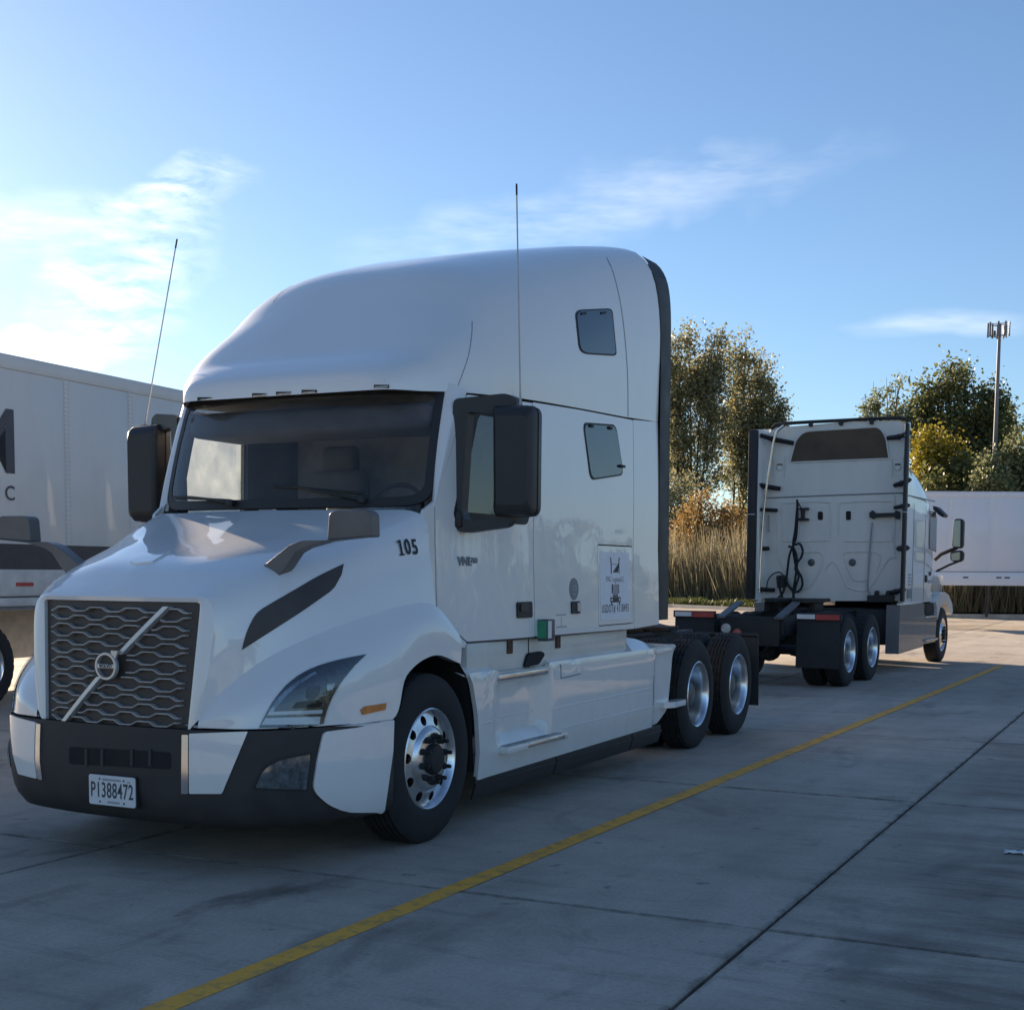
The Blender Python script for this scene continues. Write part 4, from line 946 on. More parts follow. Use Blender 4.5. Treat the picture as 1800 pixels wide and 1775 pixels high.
for s, fo in zip((1, -1), side_fair):
    for nm, y0, y1, z, x0, x1 in (('step', 2.27, 3.06, 0.955, 1.00, 1.205), ('step', 2.30, 3.27, 0.475, 1.10, 1.27)):
        st = MB().box((s * (x0 + x1) / 2, (y0 + y1) / 2, z - 0.022), (x1 - x0, y1 - y0, 0.045), 0.008).build(nm, 'white_paint_low' if x1 > 1.22 else 'tread_metal', fo)
        # punched tread plate
        V = MB(); ny = int((y1 - y0 - 0.06) / 0.034)
        for i in range(ny):
            for j in range(3 if x1 > 1.22 else 5):
                V.box((s * (x1 - 0.03 - j * 0.034), y0 + 0.04 + i * 0.034, z + 0.003), (0.022, 0.022, 0.006))
        tp = V.build('step_tread', 'tread_metal', fo, 0); tag(tp, kind='stuff')
        MB().box((s * (x1 + 0.003), (y0 + y1) / 2 + (0.12 if x1 > 1.22 else 0), z - 0.018), (0.008, (y1 - y0) * (0.62 if x1 > 1.22 else 0.96), 0.03), 0.002).build('step_edge', 'chrome', fo)
    MB().prism([(s * 1.19, 5.50, 0.50), (s * 1.25, 5.62, 0.50), (s * 1.25, 5.90, 0.50), (s * 1.15, 5.90, 0.50), (s * 1.15, 5.50, 0.50)], (0, 0, -0.05)).build('step', 'white_paint_low', fo, 0, fix=True)
    MB().box((s * 1.253, 5.76, 0.478), (0.006, 0.26, 0.03), 0.002).build('step_edge', 'tape_white', fo)
    MB().box((s * (XF(5.55, 0.96) + 0.004), 5.53, 0.955), (0.006, 0.44, 0.035), 0.001).build('fairing_trim', 'white_paint', fo)
    # seams and ribs
    for nm, pts in (('fairing_seam', [(3.22, 1.06), (3.27, 0.96), (3.275, 0.86)]), ('fairing_seam', [(3.275, 0.865), (3.62, 0.875)]), ('fairing_seam', [(5.20, 1.04), (5.19, 0.75), (5.18, 0.5)])):
        fn = side_fn(0.001, XF); P = [fn(*p)[0] for p in pts]; mb = MB().tube([(s * p.x, p.y, p.z) for p in P], 0.004, 5); mb.build(nm, 'decal_grey', fo)
    for zz, ya, yb in ((0.50, 3.30, 5.15), (0.655, 2.05, 5.15)):
        fn = side_fn(0.0, XF); P = [fn(y, zz)[0] for y in np.linspace(ya, yb, 24)]; MB().tube([(s * p.x, p.y, p.z) for p in P], 0.006, 6).build('fairing_bead', 'white_paint_low', fo)
    # rubber skirt in two lengths
    for ya, yb in ((2.00, 3.24), (3.26, 4.75), (4.77, 5.44)):
        V = []; P4 = [(1.18, 0.315), (1.185, 0.25), (1.16, 0.165), (1.15, 0.165), (1.17, 0.25), (1.165, 0.315)]
        V = [(s * x, y, z) for y in (ya, yb) for x, z in P4]
        F = [(j, (j + 1) % 6, 6 + (j + 1) % 6, 6 + j) for j in range(6)] + [tuple(range(6)), tuple(range(6, 12))]
        MB().add(V, F).build('rubber_skirt', 'black_plastic', fo, 30, fix=True)
        MB().box((s * 1.186, (ya + yb) / 2, 0.262), (0.012, yb - ya, 0.014), 0.003).build('skirt_bead', 'black_plastic', fo)
    # cab sill above the fairing
    sill = MB().box((s * 1.02, 3.30, 1.06), (0.28, 2.74, 0.225), 0.01).build('cab_sill', 'sill_paint', T1)
    for y in (2.52, 3.30): MB().box((s * 1.165, y, 1.125), (0.02, 0.07, 0.09), 0.004).build('sill_bracket', 'rust', sill)
    MB().box((s * 1.163, 2.82, 1.06), (0.003, 0.008, 0.21)).build('sill_joint', 'dark_gap', sill)
    # dark hand hole above the first step
    pts = rounded([(2.72, 0.975), (2.95, 0.985), (3.05, 1.05), (2.99, 1.075), (2.78, 1.07)], 0.03)
    MB().prism([(s * 1.165, p[0], p[1]) for p in pts], (s * 0.02, 0, 0)).build('grab_hole', 'dark_gap', sill, 0, fix=True)
# ---- details on the driver's side
L_DOOR, L_SLP = doors[0], sleeper[0]
def side_px(px, py, off=0.0):
    y, z = on_x((px, py), 1.205).yz; x = XS(y, z); p = on_x((px, py), x); return Vector((XS(p.y, p.z) + off, p.y, p.z))
def side_box(name, x0, y0, x1, y1, mat, parent, depth=0.015, r=0.02, off=0.0):
    a = side_px(x0, y0); b = side_px(x1, y1); poly = rounded([(a.y, b.z), (b.y, b.z), (b.y, a.z), (a.y, a.z)], r)
    return sheet(poly, side_fn(off + depth), depth, (), 1.0).build(name, mat, parent, 30)
for s, d in zip((1, -1), doors):
    hb = side_box('door_handle', 907, 1058, 934, 1085, 'black_plastic', d, 0.012)
    hb2 = side_box('handle_grip', 911, 1061, 925, 1074, 'mirror_housing', d, 0.022, 0.015)
    hb3 = MB().lathe([(0.014, 0.010), (0.014, 0.0)], (XS(2.74, 1.34), 2.745, 1.345), 'x', 12).build('door_lock', 'steel_grey', d)
    if s < 0:
        for o in (hb, hb2, hb3): o.data.transform(Matrix.Scale(-1, 4, (1, 0, 0))); o.data.flip_normals()
side_box('locker_latch', 1003, 1057, 1018, 1078, 'black_plastic', L_SLP, 0.012, 0.015)
side_box('latch_cover', 1011.5, 1059, 1018, 1074, 'tread_metal', L_SLP, 0.018, 0.01)
e = side_px(1008.5, 1035.5)
emb = MB().lathe([(0.0, 0.082), (0.004, 0.080), (0.005, 0.0)], tuple(e), 'x', 36).build('round_sticker', 'decal_grey', L_SLP)
for dz, w_ in ((0.022, 0.08), (-0.002, 0.09), (-0.035, 0.06)): MB().box((e.x + 0.006, e.y, e.z + dz), (0.002, w_, 0.010)).build('sticker_print', 'decal_soft', emb, 0)
a = side_px(1051, 962); b = side_px(1109, 1083)
ya, yb, za, zb = a.y + 0.03, b.y - 0.03, 1.30, 1.785
sign = sheet(rounded([(ya, za - 0.04), (yb, za - 0.04), (yb, zb), (ya, zb)], 0.008), side_fn(0.0025), 0.002, (), 0.5).build('door_sign', 'sign_white', L_SLP, 30)
yc = (ya + yb) / 2
def sgn_pt(y, z, off=0.0035): return Vector((XS(y, z) + off, y, z))
slope_v = (sgn_pt(yc, 1.7) - sgn_pt(yc, 1.3)).normalized()
put_text('sign_number', 'USDOT# 4118493', 0.090, 'decal_black', sign, sgn_pt(yc, 1.345), (0, 1, 0), slope_v, extrude=0.0004, bold=0.0, spacing=1.22, xscale=0.68)
put_text('sign_name', 'PAG', 0.062, 'decal_grey', sign, sgn_pt(yc - 0.135, 1.575), (0, 1, 0), slope_v, extrude=0.0004, xscale=0.9)
put_text('sign_name', 'LogisticsLLC', 0.060, 'decal_soft', sign, sgn_pt(yc + 0.065, 1.573), (0, 1, 0), slope_v, extrude=0.0004, xscale=0.80)
def sign_poly(name, pts, mat, off=0.004): 
    return MB().prism([sgn_pt(yc + p[0], p[1], off) for p in pts], (0.0006, 0, 0)).build(name, mat, sign, 0, fix=True)
sign_poly('sign_stack', [(-0.098, 1.745), (-0.082, 1.745), (-0.072, 1.70), (-0.072, 1.618), (-0.088, 1.618), (-0.088, 1.70)], 'decal_black')
sign_poly('sign_stack', [(0.098, 1.745), (0.082, 1.745), (0.072, 1.70), (0.078, 1.618), (0.088, 1.618), (0.088, 1.70)], 'decal_black')
sign_poly('sign_wedge', [(-0.05, 1.628), (0.06, 1.628), (0.075, 1.70)], 'decal_black')
sign_poly('sign_bar', [(-0.06, 1.69), (0.06, 1.69), (0.06, 1.694), (-0.06, 1.694)], 'decal_grey')
for pts, mt_ in (([(-0.055, 1.535), (0.055, 1.535), (0.055, 1.452), (-0.055, 1.452)], 'decal_soft'), ([(-0.075, 1.537), (-0.057, 1.537), (-0.057, 1.48), (-0.075, 1.48)], 'decal_black'), ([(0.075, 1.537), (0.060, 1.537), (0.060, 1.48), (0.075, 1.48)], 'decal_grey'),
                 ([(-0.05, 1.450), (0.05, 1.450), (0.05, 1.437), (-0.05, 1.437)], 'decal_black'), ([(-0.105, 1.435), (0.105, 1.435), (0.105, 1.395), (-0.105, 1.395)], 'decal_black'), ([(-0.092, 1.394), (-0.07, 1.394), (-0.07, 1.375), (-0.092, 1.375)], 'decal_black'), ([(0.092, 1.394), (0.07, 1.394), (0.07, 1.375), (0.092, 1.375)], 'decal_black'),
                 ([(-0.09, 1.475), (-0.057, 1.465), (-0.057, 1.478)], 'decal_black'), ([(0.09, 1.475), (0.057, 1.465), (0.057, 1.478)], 'decal_black')):
    sign_poly('sign_truck', pts, mt_)
for dy in (-0.078, 0.078): sign_poly('sign_lamp', [(dy + 0.014 * math.cos(2 * PI * q / 10), 1.415 + 0.011 * math.sin(2 * PI * q / 10)) for q in range(10)], 'sign_white', 0.0052)
g = side_px(952, 1107); tagb = MB().box((g.x + 0.035, g.y, g.z), (0.08, 0.13, 0.15), 0.008).build('tag_holder', 'steel_grey', L_SLP)
MB().box((g.x + 0.035, g.y - 0.067, g.z + 0.005), (0.066, 0.004, 0.12)).build('tag_label', 'sticker_green', tagb, 0)
MB().box((g.x + 0.077, g.y - 0.03, g.z + 0.005), (0.003, 0.055, 0.12)).build('tag_label', 'plate_white', tagb, 0)
t0 = side_px(815, 987); d2 = side_px(834, 992) - side_px(796, 984); d2.z = 0; d2.normalize()
put_text('model_badge', 'VNL', 0.078, 'decal_grey', L_DOOR, side_px(808, 987) + Vector((0.005, 0, 0)), d2, (0, 0, 1), extrude=0.002, bold=0.002, xscale=1.0)
put_text('model_badge', '760', 0.050, 'decal_grey', L_DOOR, side_px(826.5, 987) + Vector((0.005, 0, 0.006)), d2, (0, 0, 1), extrude=0.002, bold=0.001, xscale=1.0)
# faint peeled sticker outline
for px0, py0, px1, py1 in ((977, 1080, 995, 1081), (986, 1085, 987, 1100), (978, 1101, 996, 1102)): side_box('sticker_ghost', px0, py0, px1, py1, 'decal_soft', L_SLP, 0.001, 0.0)
# ---- mirrors and aerials
for s in (1, -1):
    yp = 1.93
    def mp(p, dy=0.0): q = on_y(p, yp); return Vector((s * q.x, yp + dy, q.z))
    fo = rounded([(797, 701), (890, 691), (908, 700), (908, 720), (905, 900), (893, 926), (806, 938), (786, 906)], [10, 12, 12, 4, 14, 14, 18, 10])
    fi = rounded([(822, 724), (880, 728), (880, 900), (872, 909), (819, 917), (811, 898)], 5)
    def fmap(px, py):
        yq = 1.85 + 0.16 * (px - 790) / 115; q = on_y((px, py), yq); return q, Vector((0, -1, 0))
    mb = sheet(fo, fmap, 0.085, [fi], 200, flip=True)
    pts, faces, be = fill2d(fo, [fi], 200)
    n0 = len(pts); mb.add([fmap(*p)[0] + Vector((0, 0.085, 0)) for p in pts], [tuple(f_) for f_ in faces])
    if s < 0: mb.mirror()
    mir = mb.build('mirror_arm', 'mirror_housing', T1, 40, fix=True)
    ho = rounded([(871, 714), (934, 713), (941, 722), (939, 897), (932, 907), (872, 907)], [4, 14, 10, 12, 12, 4])
    c_ = Vector((0, 0, 0)); P0 = [on_y(p, 1.975) for p in ho]
    for p in P0: c_ += p / len(P0)
    def inset(k_, y): return [Vector((c_.x + (p.x - c_.x) * k_, y, c_.z + (p.z - c_.z) * k_)) for p in P0]
    loops = [inset(0.80, 1.905), inset(0.93, 1.92), inset(1.0, 1.955), inset(1.0, 2.07), inset(0.96, 2.08)]
    n_p = len(P0); V = [q for l in loops for q in l]
    F = [(a * n_p + j, a * n_p + (j + 1) % n_p, (a + 1) * n_p + (j + 1) % n_p, (a + 1) * n_p + j) for a in range(4) for j in range(n_p)] + [tuple(range(n_p)), tuple(range(4 * n_p, 5 * n_p))]
    mb = MB().add(V, F)
    if s < 0: mb.mirror()
    hd = mb.build('mirror_head', 'mirror_housing', T1, 40, fix=True)
    mb = MB().prism(inset(0.90, 2.081), (0, 0.003, 0))
    if s < 0: mb.mirror()
    mb.build('mirror_glass', 'mirror_glass', hd, 0)
    MB().box((s * 1.115, 1.90, 1.955), (0.07, 0.10, 0.11), 0.015).build('mirror_mount', 'mirror_housing', T1)
    mb = MB().tube([p + Vector((0, 0, 0)) for p in inset(1.003, 2.02)] + [inset(1.003, 2.02)[0]], 0.004, 5, False)
    if s < 0: mb.mirror()
    mb.build('housing_joint', 'dark_gap', hd)
    # hood mirror: paddle head on a swept arm
    ym = 0.47
    def hm_(p): q = on_y(p, ym); return Vector((q.x, ym, q.z))
    head = rounded([(571, 949), (574, 903), (582, 897), (640, 895.5), (648, 903), (649, 943)], [3, 6, 8, 8, 6, 3])
    arm = [(649, 943), (575, 951), (536, 962), (519, 972), (503, 996), (488, 1014), (465, 1032), (461, 1016), (452, 1002), (478, 982), (508, 958), (530, 950), (571, 949)]
    mb = MB().prism([hm_(p) + Vector((0, 0.02, 0)) for p in head], (0, 0.09, 0)); mb2 = MB().prism([hm_(p) for p in arm], (0, 0.085, 0))
    if s < 0: mb.mirror(); mb2.mirror()
    o1 = mb.build('hood_mirror', 'hood_mirror', T1, 30, fix=True); o2 = mb2.build('hood_mirror_arm', 'hood_mirror', o1, 30, fix=True)
    for o in (o1, o2):
        bv = o.modifiers.new('bevel', 'BEVEL'); bv.width = 0.008; bv.segments = 2; bv.limit_method = 'ANGLE'; bv.angle_limit = math.radians(50)
ant = ((on_x((915, 714), 1.50), on_x((908, 325), 1.52)), (on_x((254.5, 748), -1.50), on_x((311, 422), -1.52)))
for a, b in ant:
    an = MB().tube([a - Vector((0, 0, 0.02)), a.lerp(b, 0.02), a.lerp(b, 0.1), a.lerp(b, 0.96), b], [0.012, 0.008, 0.0052, 0.0045, 0.004], 8).build('aerial', 'galvanised', T1)
    MB().tube([a.lerp(b, 0.955), b + (b - a) * 0.004], 0.0062, 8).build('aerial_tip', 'black_plastic', an)
    MB().box(tuple(a - Vector((0, 0, 0.01))), (0.05, 0.05, 0.03), 0.008).build('aerial_mount', 'steel_grey', an)
# ---- wheels and chassis
for s in (1, -1):
    wheel(T1, s * 1.062, 1.415, s, 'steer', spin=0.2)
    wheel(T1, s * 1.068, 6.40, s, 'drive'); wheel(T1, s * 1.068, 7.67, s, 'drive', spin=0.4)
def chassis(parent, y0, y1, axles, front):
    mb = MB()
    for s in (1, -1):
        mb.box((s * 0.43, (y0 + y1) / 2, 0.88), (0.09, y1 - y0, 0.28), 0.008)
    for y in axles: mb.tube([(-0.9, y, 0.505), (0.9, y, 0.505)], 0.075, 12)
    for y in axles[1:]: mb.lathe([(-0.17, 0.02), (-0.15, 0.14), (0.0, 0.2), (0.15, 0.14), (0.17, 0.02)], (0, y, 0.52), 'y', 16)
    n = 6
    for i in range(n): mb.box((0, y0 + 0.2 + (y1 - y0 - 0.4) * i / (n - 1), 0.86), (0.8, 0.1, 0.2), 0.01)
    for y in axles[1:]:
        for s in (1, -1): mb.lathe([(-0.16, 0.11), (-0.12, 0.14), (0.12, 0.14), (0.16, 0.11)], (s * 0.52, y + 0.3, 0.72), 'z', 14)
    return mb.build('chassis', 'steel_black', parent, 30, fix=True)
chassis(T1, 0.35, 8.35, (1.415, 6.40, 7.67), 0)
MB().box((0, 4.4, 0.72), (1.7, 1.4, 0.5), 0.05).build('fuel_tank', 'steel_grey', T1)
MB().box((0, 1.3, 1.15), (0.95, 1.7, 0.75), 0.05).build('engine_block', 'dark_gap', T1)
mb = MB().box((0, 5.75, 1.115), (1.9, 0.34, 0.03), 0.004)
for i in range(9): mb.box((1.02, 5.60 + i * 0.038, 1.14), (0.30, 0.020, 0.03), 0.003)
mb.build('deck_plate', 'steel_black', T1, 0)
def fifth_wheel(parent, yc, zc, fwd=-1):
    pts = [(-0.46, -0.42), (0.46, -0.42), (0.46, 0.20), (0.30, 0.52), (0.14, 0.56), (0.06, 0.20), (0.05, 0.0), (-0.05, 0.0), (-0.06, 0.20), (-0.14, 0.56), (-0.30, 0.52), (-0.46, 0.20)]
    mb = MB().prism([(p[0], yc - fwd * p[1], zc) for p in pts], (0, 0, -0.055))
    o = mb.build('fifth_wheel', 'steel_black', parent, 0, fix=True)
    mb = MB()
    for s in (1, -1): mb.box((s * 0.36, yc, zc - 0.13), (0.10, 0.46, 0.16), 0.02).box((s * 0.43, yc, zc - 0.22), (0.16, 1.1, 0.04), 0.005)
    mb.build('fifth_wheel_bracket', 'steel_black', o)
    return o
fifth_wheel(T1, 6.95, 1.24)
for s in (1, -1):
    MB().box((s * 0.95, 8.27, 0.60), (0.56, 0.014, 0.72), 0.004, Matrix.Rotation(0.05, 3, 'X')).build('mud_flap', 'mud_flap', T1)
    MB().tube([(s * 0.4, 8.25, 0.98), (s * 1.22, 8.25, 0.98)], 0.02, 8).build('flap_hanger', 'steel_black', T1)
    MB().prism([(s * 0.62, 5.62, 1.16), (s * 1.0, 5.62, 1.10), (s * 1.16, 5.95, 1.04), (s * 1.10, 6.0, 1.10), (s * 0.62, 5.98, 1.2)], (0, 0, 0.04)).build('wheel_guard', 'steel_black', T1, 0, fix=True)

# ================================================================== second tractor, seen from behind
A2 = math.radians(2.5); D2 = Vector((math.sin(A2), math.cos(A2), 0)); N2 = Vector((math.cos(A2), -math.sin(A2), 0))
O2 = N2 * -0.94 + D2 * 17.1
T2 = tag(empty('semi_truck', O2, -A2), 'white sleeper tractor parked behind, seen from the back without a trailer', 'truck', 'tractors parked nose to tail')
M2I = (Matrix.Translation(O2) @ Matrix.Rotation(-A2, 4, 'Z')).inverted()
def loc2(px, py, ly):
    d = (M2I.to_3x3() @ pixel_ray(px, py)); c = M2I @ CAM; return c + d * ((ly - c.y) / d.y)
def loc2x(px, py, lx):
    d = (M2I.to_3x3() @ pixel_ray(px, py)); c = M2I @ CAM; return c + d * ((lx - c.x) / d.x)
YW = 0.40
def flat2(name, poly, ly, depth, mat, parent, smooth=0, bevel=0.0):
    o = MB().prism([loc2(p[0], p[1], ly) for p in poly], (0, depth, 0)).build(name, mat, parent, smooth, fix=True)
    if bevel: bv = o.modifiers.new('bevel', 'BEVEL'); bv.width = bevel; bv.segments = 2; bv.limit_method = 'ANGLE'
    return o
# body shell: loft of round-shouldered sections
S2 = [(0.42, 1.20, 4.04, 6.0), (0.75, 1.21, 3.92, 4.6), (1.2, 1.21, 3.72, 4.2), (1.8, 1.21, 3.58, 4.2), (2.3, 1.205, 3.42, 4.0), (2.6, 1.19, 3.16, 3.6), (2.78, 1.16, 2.90, 3.2), (2.88, 1.12, 2.70, 3.0)]
def sec2(y, W, zt, n, k=36, zb=2.0):
    out = [Vector((W, y, 1.14)), Vector((W, y, 1.6))]
    for i in range(k + 1):
        th = PI * i / k; c, s_ = math.cos(th), math.sin(th); out.append(Vector((W * math.copysign(abs(c) ** (2 / n), c), y, zb + (zt - zb) * abs(s_) ** (2 / n))))
    return out + [Vector((-W, y, 1.6)), Vector((-W, y, 1.14))]
cc = spline(S2, 4); ss = [sec2(*c) for c in cc]; K2 = len(ss[0])
V = [p for s_ in ss for p in s_]; F = [(i * K2 + j, i * K2 + j + 1, (i + 1) * K2 + j + 1, (i + 1) * K2 + j) for i in range(len(ss) - 1) for j in range(K2 - 1)]
F.append(tuple(range((len(ss) - 1) * K2, len(ss) * K2)))
shell2 = MB().add(V, F).build('cab_shell', 'white_paint', T2, 40, fix=True)
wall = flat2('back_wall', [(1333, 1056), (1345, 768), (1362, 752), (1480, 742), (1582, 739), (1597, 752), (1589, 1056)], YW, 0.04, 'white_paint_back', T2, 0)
# pressed ribs, seams and openings of the back wall
def wall_tube(name, pts, r, mat, off=0.0, n=4, parent=wall):
    return MB().tube([loc2(p[0], p[1], YW - off) for p in sp2(pts, n)], r, 6).build(name, mat, parent)
for pts in ([(1376, 950), (1376, 892), (1384, 884), (1452, 882), (1460, 892), (1459, 942), (1450, 950), (1378, 951)],
            [(1474, 942), (1475, 892), (1484, 883), (1562, 881), (1570, 892), (1568, 944), (1558, 951), (1482, 951)],
            [(1398, 972), (1438, 970), (1447, 980), (1440, 1005), (1425, 1030), (1408, 1036)],
            [(1480, 976), (1492, 970), (1540, 971), (1547, 984), (1540, 1005)],
            [(1484, 980), (1496, 1012), (1506, 1020), (1525, 1020)],
            [(1450, 1002), (1460, 989), (1468, 989), (1476, 1002), (1488, 1028), (1502, 1036), (1528, 1034), (1560, 985), (1575, 980)],
            [(1366, 980), (1372, 990), (1382, 1005), (1392, 1028)], [(1366, 900), (1366, 975)], [(1572, 870), (1572, 980)]):
    wall_tube('wall_rib', pts, 0.016, 'white_paint_back', 0.004)
wall_tube('wall_seam', [(1335, 876), (1450, 871), (1594, 866)], 0.012, 'decal_grey', 0.004, 2)
for x0, y0, x1, y1 in ((1437.5, 899, 1446, 914), (1487, 898, 1495.5, 914)): flat2('wall_vent', rounded([(x0, y0), (x1, y0), (x1, y1), (x0, y1)], 3), YW - 0.012, 0.014, 'dark_gap', wall)
for cx, cy in ((1426.5, 988.5), (1498.5, 988.5)):
    p = loc2(cx, cy, YW); MB().lathe([(-0.012, 0.062), (-0.016, 0.056), (-0.016, 0.0)], tuple(p), 'y', 20).build('wall_plug', 'steel_grey', wall)
win = rounded([(1388, 813), (1399, 772), (1414, 758), (1545, 750), (1557, 766), (1563, 806)], [3, 14, 14, 16, 12, 3])
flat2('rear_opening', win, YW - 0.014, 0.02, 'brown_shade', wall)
MB().tube([loc2(p[0], p[1], YW - 0.015) for p in win + win[:1]], 0.014, 6, False).build('opening_rim', 'white_paint_back', wall)
for x0 in (1360, 1567):
    for pts in ([(x0 + 1, 806), (x0 + 1, 838)], [(x0 + 20, 803), (x0 + 20, 838)]): wall_tube('lamp_bracket', pts, 0.010, 'white_paint_back', 0.012, 1)
    p = loc2(x0 + 11, 822, YW); MB().lathe([(-0.01, 0.055), (-0.022, 0.045), (-0.022, 0.0)], tuple(p), 'y', 18).build('work_lamp', 'white_paint_back', wall)
    MB().box((p.x, p.y - 0.02, p.z + 0.052), (0.09, 0.02, 0.02), 0.005).build('lamp_hood', 'dark_gap', wall)
# roof gasket with its clips
MB().tube([loc2(p[0], p[1], YW - 0.02) for p in sp2([(1358, 752), (1376, 745), (1480, 739), (1580, 735), (1598, 743)], 4)], 0.03, 8).build('roof_gasket', 'black_plastic', T2)
for x0, y0 in ((1420, 742), (1473, 740), (1527, 738)): flat2('gasket_clip', [(x0, y0), (x0 + 9, y0), (x0 + 7, y0 + 8), (x0 + 2, y0 + 8)], 0.33, 0.04, 'black_plastic', T2)
# side extenders with rubber edges
for s in (1, -1):
    mb = MB()
    for (a, b, z0, z1) in (((1.285, 0.0), (1.205, 0.52), 1.17, 4.07),):
        th = 0.03
        mb.add([(s * a[0], a[1], z0), (s * b[0], b[1], z0), (s * b[0], b[1], z1 + 0.05), (s * a[0], a[1], z1), (s * (a[0] - th), a[1], z0), (s * (b[0] - th), b[1], z0), (s * (b[0] - th), b[1], z1 + 0.05), (s * (a[0] - th), a[1], z1)],
               [(0, 1, 2, 3), (7, 6, 5, 4), (0, 3, 7, 4), (3, 2, 6, 7), (1, 0, 4, 5), (2, 1, 5, 6)])
    ext = mb.build('side_extender', 'white_paint', T2, 0, fix=True)
    MB().box((s * (1.292 if s < 0 else 1.285), -0.05, 2.62), (0.14 if s < 0 else 0.055, 0.14, 2.88), 0.02).build('extender_edge', 'black_plastic', ext)
    MB().box((s * 1.29, -0.05, 2.63), (0.135 if s < 0 else 0.075, 0.142, 0.012), 0.002).build('edge_joint', 'tape_white', ext)
# gap between wall and extenders
for s in (1, -1): MB().box((s * 1.165, YW + 0.03, 2.6), (0.10, 0.03, 2.9)).build('wall_return', 'white_paint_back', wall, 0)
# black stays
stays = [((1337, 765), (1358, 772), (1395, 779), 9), ((1560, 770), (1580, 768), (1601, 760), 9), ((1328, 850), (1345, 855), (1372, 859), 9), ((1572, 853), (1584, 850), (1600, 843), 9), ((1323, 895), (1345, 896), (1367, 897), 7), ((1572, 892), (1585, 890), (1598, 888), 7), ((1322, 964), (1336, 964), (1352, 964), 8), ((1578, 964), (1586, 964), (1596, 963), 10), ((1320, 1036), (1340, 1036), (1362, 1037), 8), ((1562, 1042), (1575, 1040), (1590, 1036), 9)]
for a, b, c, w_ in stays:
    left = a[0] < 1450
    for_l = [(a, 0.10 if left else YW - 0.06), (b, 0.25), (c, YW - 0.06 if left else 0.08)]
    P = [loc2(p[0], p[1], ly) for p, ly in for_l]; hw = w_ / 2 * 0.0083
    mb = MB().tube(P, [hw, hw * 1.15, hw], 4)
    mb.box(tuple(P[1]), (0.05, 0.05, hw * 2.6), 0.01); mb.build('extender_stay', 'black_plastic', T2, 0)
flat2('rear_bracket', [(1528, 901), (1533, 897), (1538, 902), (1572, 901), (1575, 897), (1580, 900), (1580, 912), (1575, 912), (1572, 908), (1538, 909), (1534, 912), (1528, 909)], YW - 0.10, 0.09, 'black_plastic', T2)
flat2('rear_bracket', [(1524, 1046), (1536, 1046), (1538, 1038), (1543, 1038), (1543, 1046), (1556, 1045), (1558, 1038), (1563, 1038), (1564, 1046), (1570, 1046), (1570, 1058), (1524, 1058)], YW - 0.12, 0.10, 'black_plastic', T2)
flat2('hose_bracket', [(1402, 893), (1420, 892), (1420, 896), (1413, 897), (1412, 910), (1420, 911), (1420, 915), (1402, 915), (1402, 911), (1408, 910), (1407, 897)], YW - 0.10, 0.08, 'black_plastic', T2)
MB().tube([loc2(p[0], p[1], 0.20) for p in sp2([(1378, 748), (1366, 758), (1360, 775), (1356, 800), (1349, 842), (1343, 890), (1339, 940), (1336, 990), (1334, 1040)], 4)], 0.026, 10).build('exhaust_pipe', 'chrome_pipe', T2)
for pts in ([(1351, 905), (1351, 935)], [(1585, 905), (1585, 936)]):
    MB().tube([loc2(p[0], p[1], YW - 0.04) for p in pts], 0.014, 6).build('gas_strut', 'tread_metal', T2)
MB().tube([loc2(p[0], p[1], YW - 0.06) for p in sp2([(1533, 918), (1531, 940), (1528, 980), (1525, 1030), (1529, 1045)], 3)], 0.015, 6).build('drain_hose', 'decal_soft', T2)
hoses = [[(1401, 878), (1402, 900), (1400, 940), (1396, 955), (1388, 975), (1384, 1005), (1383, 1025), (1392, 1036), (1396, 1052)],
         [(1401, 880), (1408, 893)], [(1402, 884), (1398, 930), (1394, 958), (1397, 985), (1401, 1000), (1409, 1015), (1410, 1030), (1402, 1040), (1390, 1035), (1382, 1020)],
         [(1396, 958), (1406, 956), (1411, 968), (1408, 980), (1402, 988), (1398, 1000), (1404, 1012), (1399, 1030), (1392, 1056)],
         [(1386, 960), (1396, 965), (1401, 985), (1399, 1010), (1394, 1040)], [(1347, 1038), (1350, 1020), (1360, 1008), (1372, 1006), (1380, 1016)], [(1378, 1015), (1377, 1040), (1362, 1056)], [(1372, 1012), (1370, 1030), (1377, 1056)]]
for i, h in enumerate(hoses):
    MB().tube([loc2(p[0], p[1], 0.20 + 0.03 * (i % 3)) for p in sp2(h, 5)], 0.020 if i not in (1, 5) else 0.011, 7).build('air_hose', 'rubber', T2)
flat2('hose_coupling', rounded([(1364, 1012), (1378, 1010), (1380, 1032), (1366, 1034)], 3), 0.22, 0.10, 'black_plastic', T2)
# cab side, window, visor, mirrors
MB().prism([(1.216, y, z) for y, z in [(2.2, 2.08), (2.76, 2.02), (2.74, 2.62), (2.6, 2.75), (2.2, 2.75)]], (0.008, 0, 0)).build('door_window', 'headlight_dark', T2, 0, fix=True)
for y in (0.95, 1.85): MB().box((1.2145, y, 2.0), (0.004, 0.012, 1.65)).build('body_seam', 'decal_grey', T2, 0)
MB().box((1.2, 1.5, 2.93), (0.03, 2.2, 0.014)).build('body_seam', 'decal_grey', T2, 0)
MB().box((1.2, 0.55, 2.93), (0.028, 0.9, 0.013)).build('body_seam', 'decal_grey', T2, 0)
MB().lathe([(0, 0.07), (0.02, 0.06), (0.02, 0.0)], (1.213, 2.0, 1.55), 'x', 16).build('door_handle', 'black_plastic', T2)
MB().box((1.216, 0.75, 1.30), (0.006, 0.30, 0.16)).build('side_sticker', 'decal_grey', T2, 0)
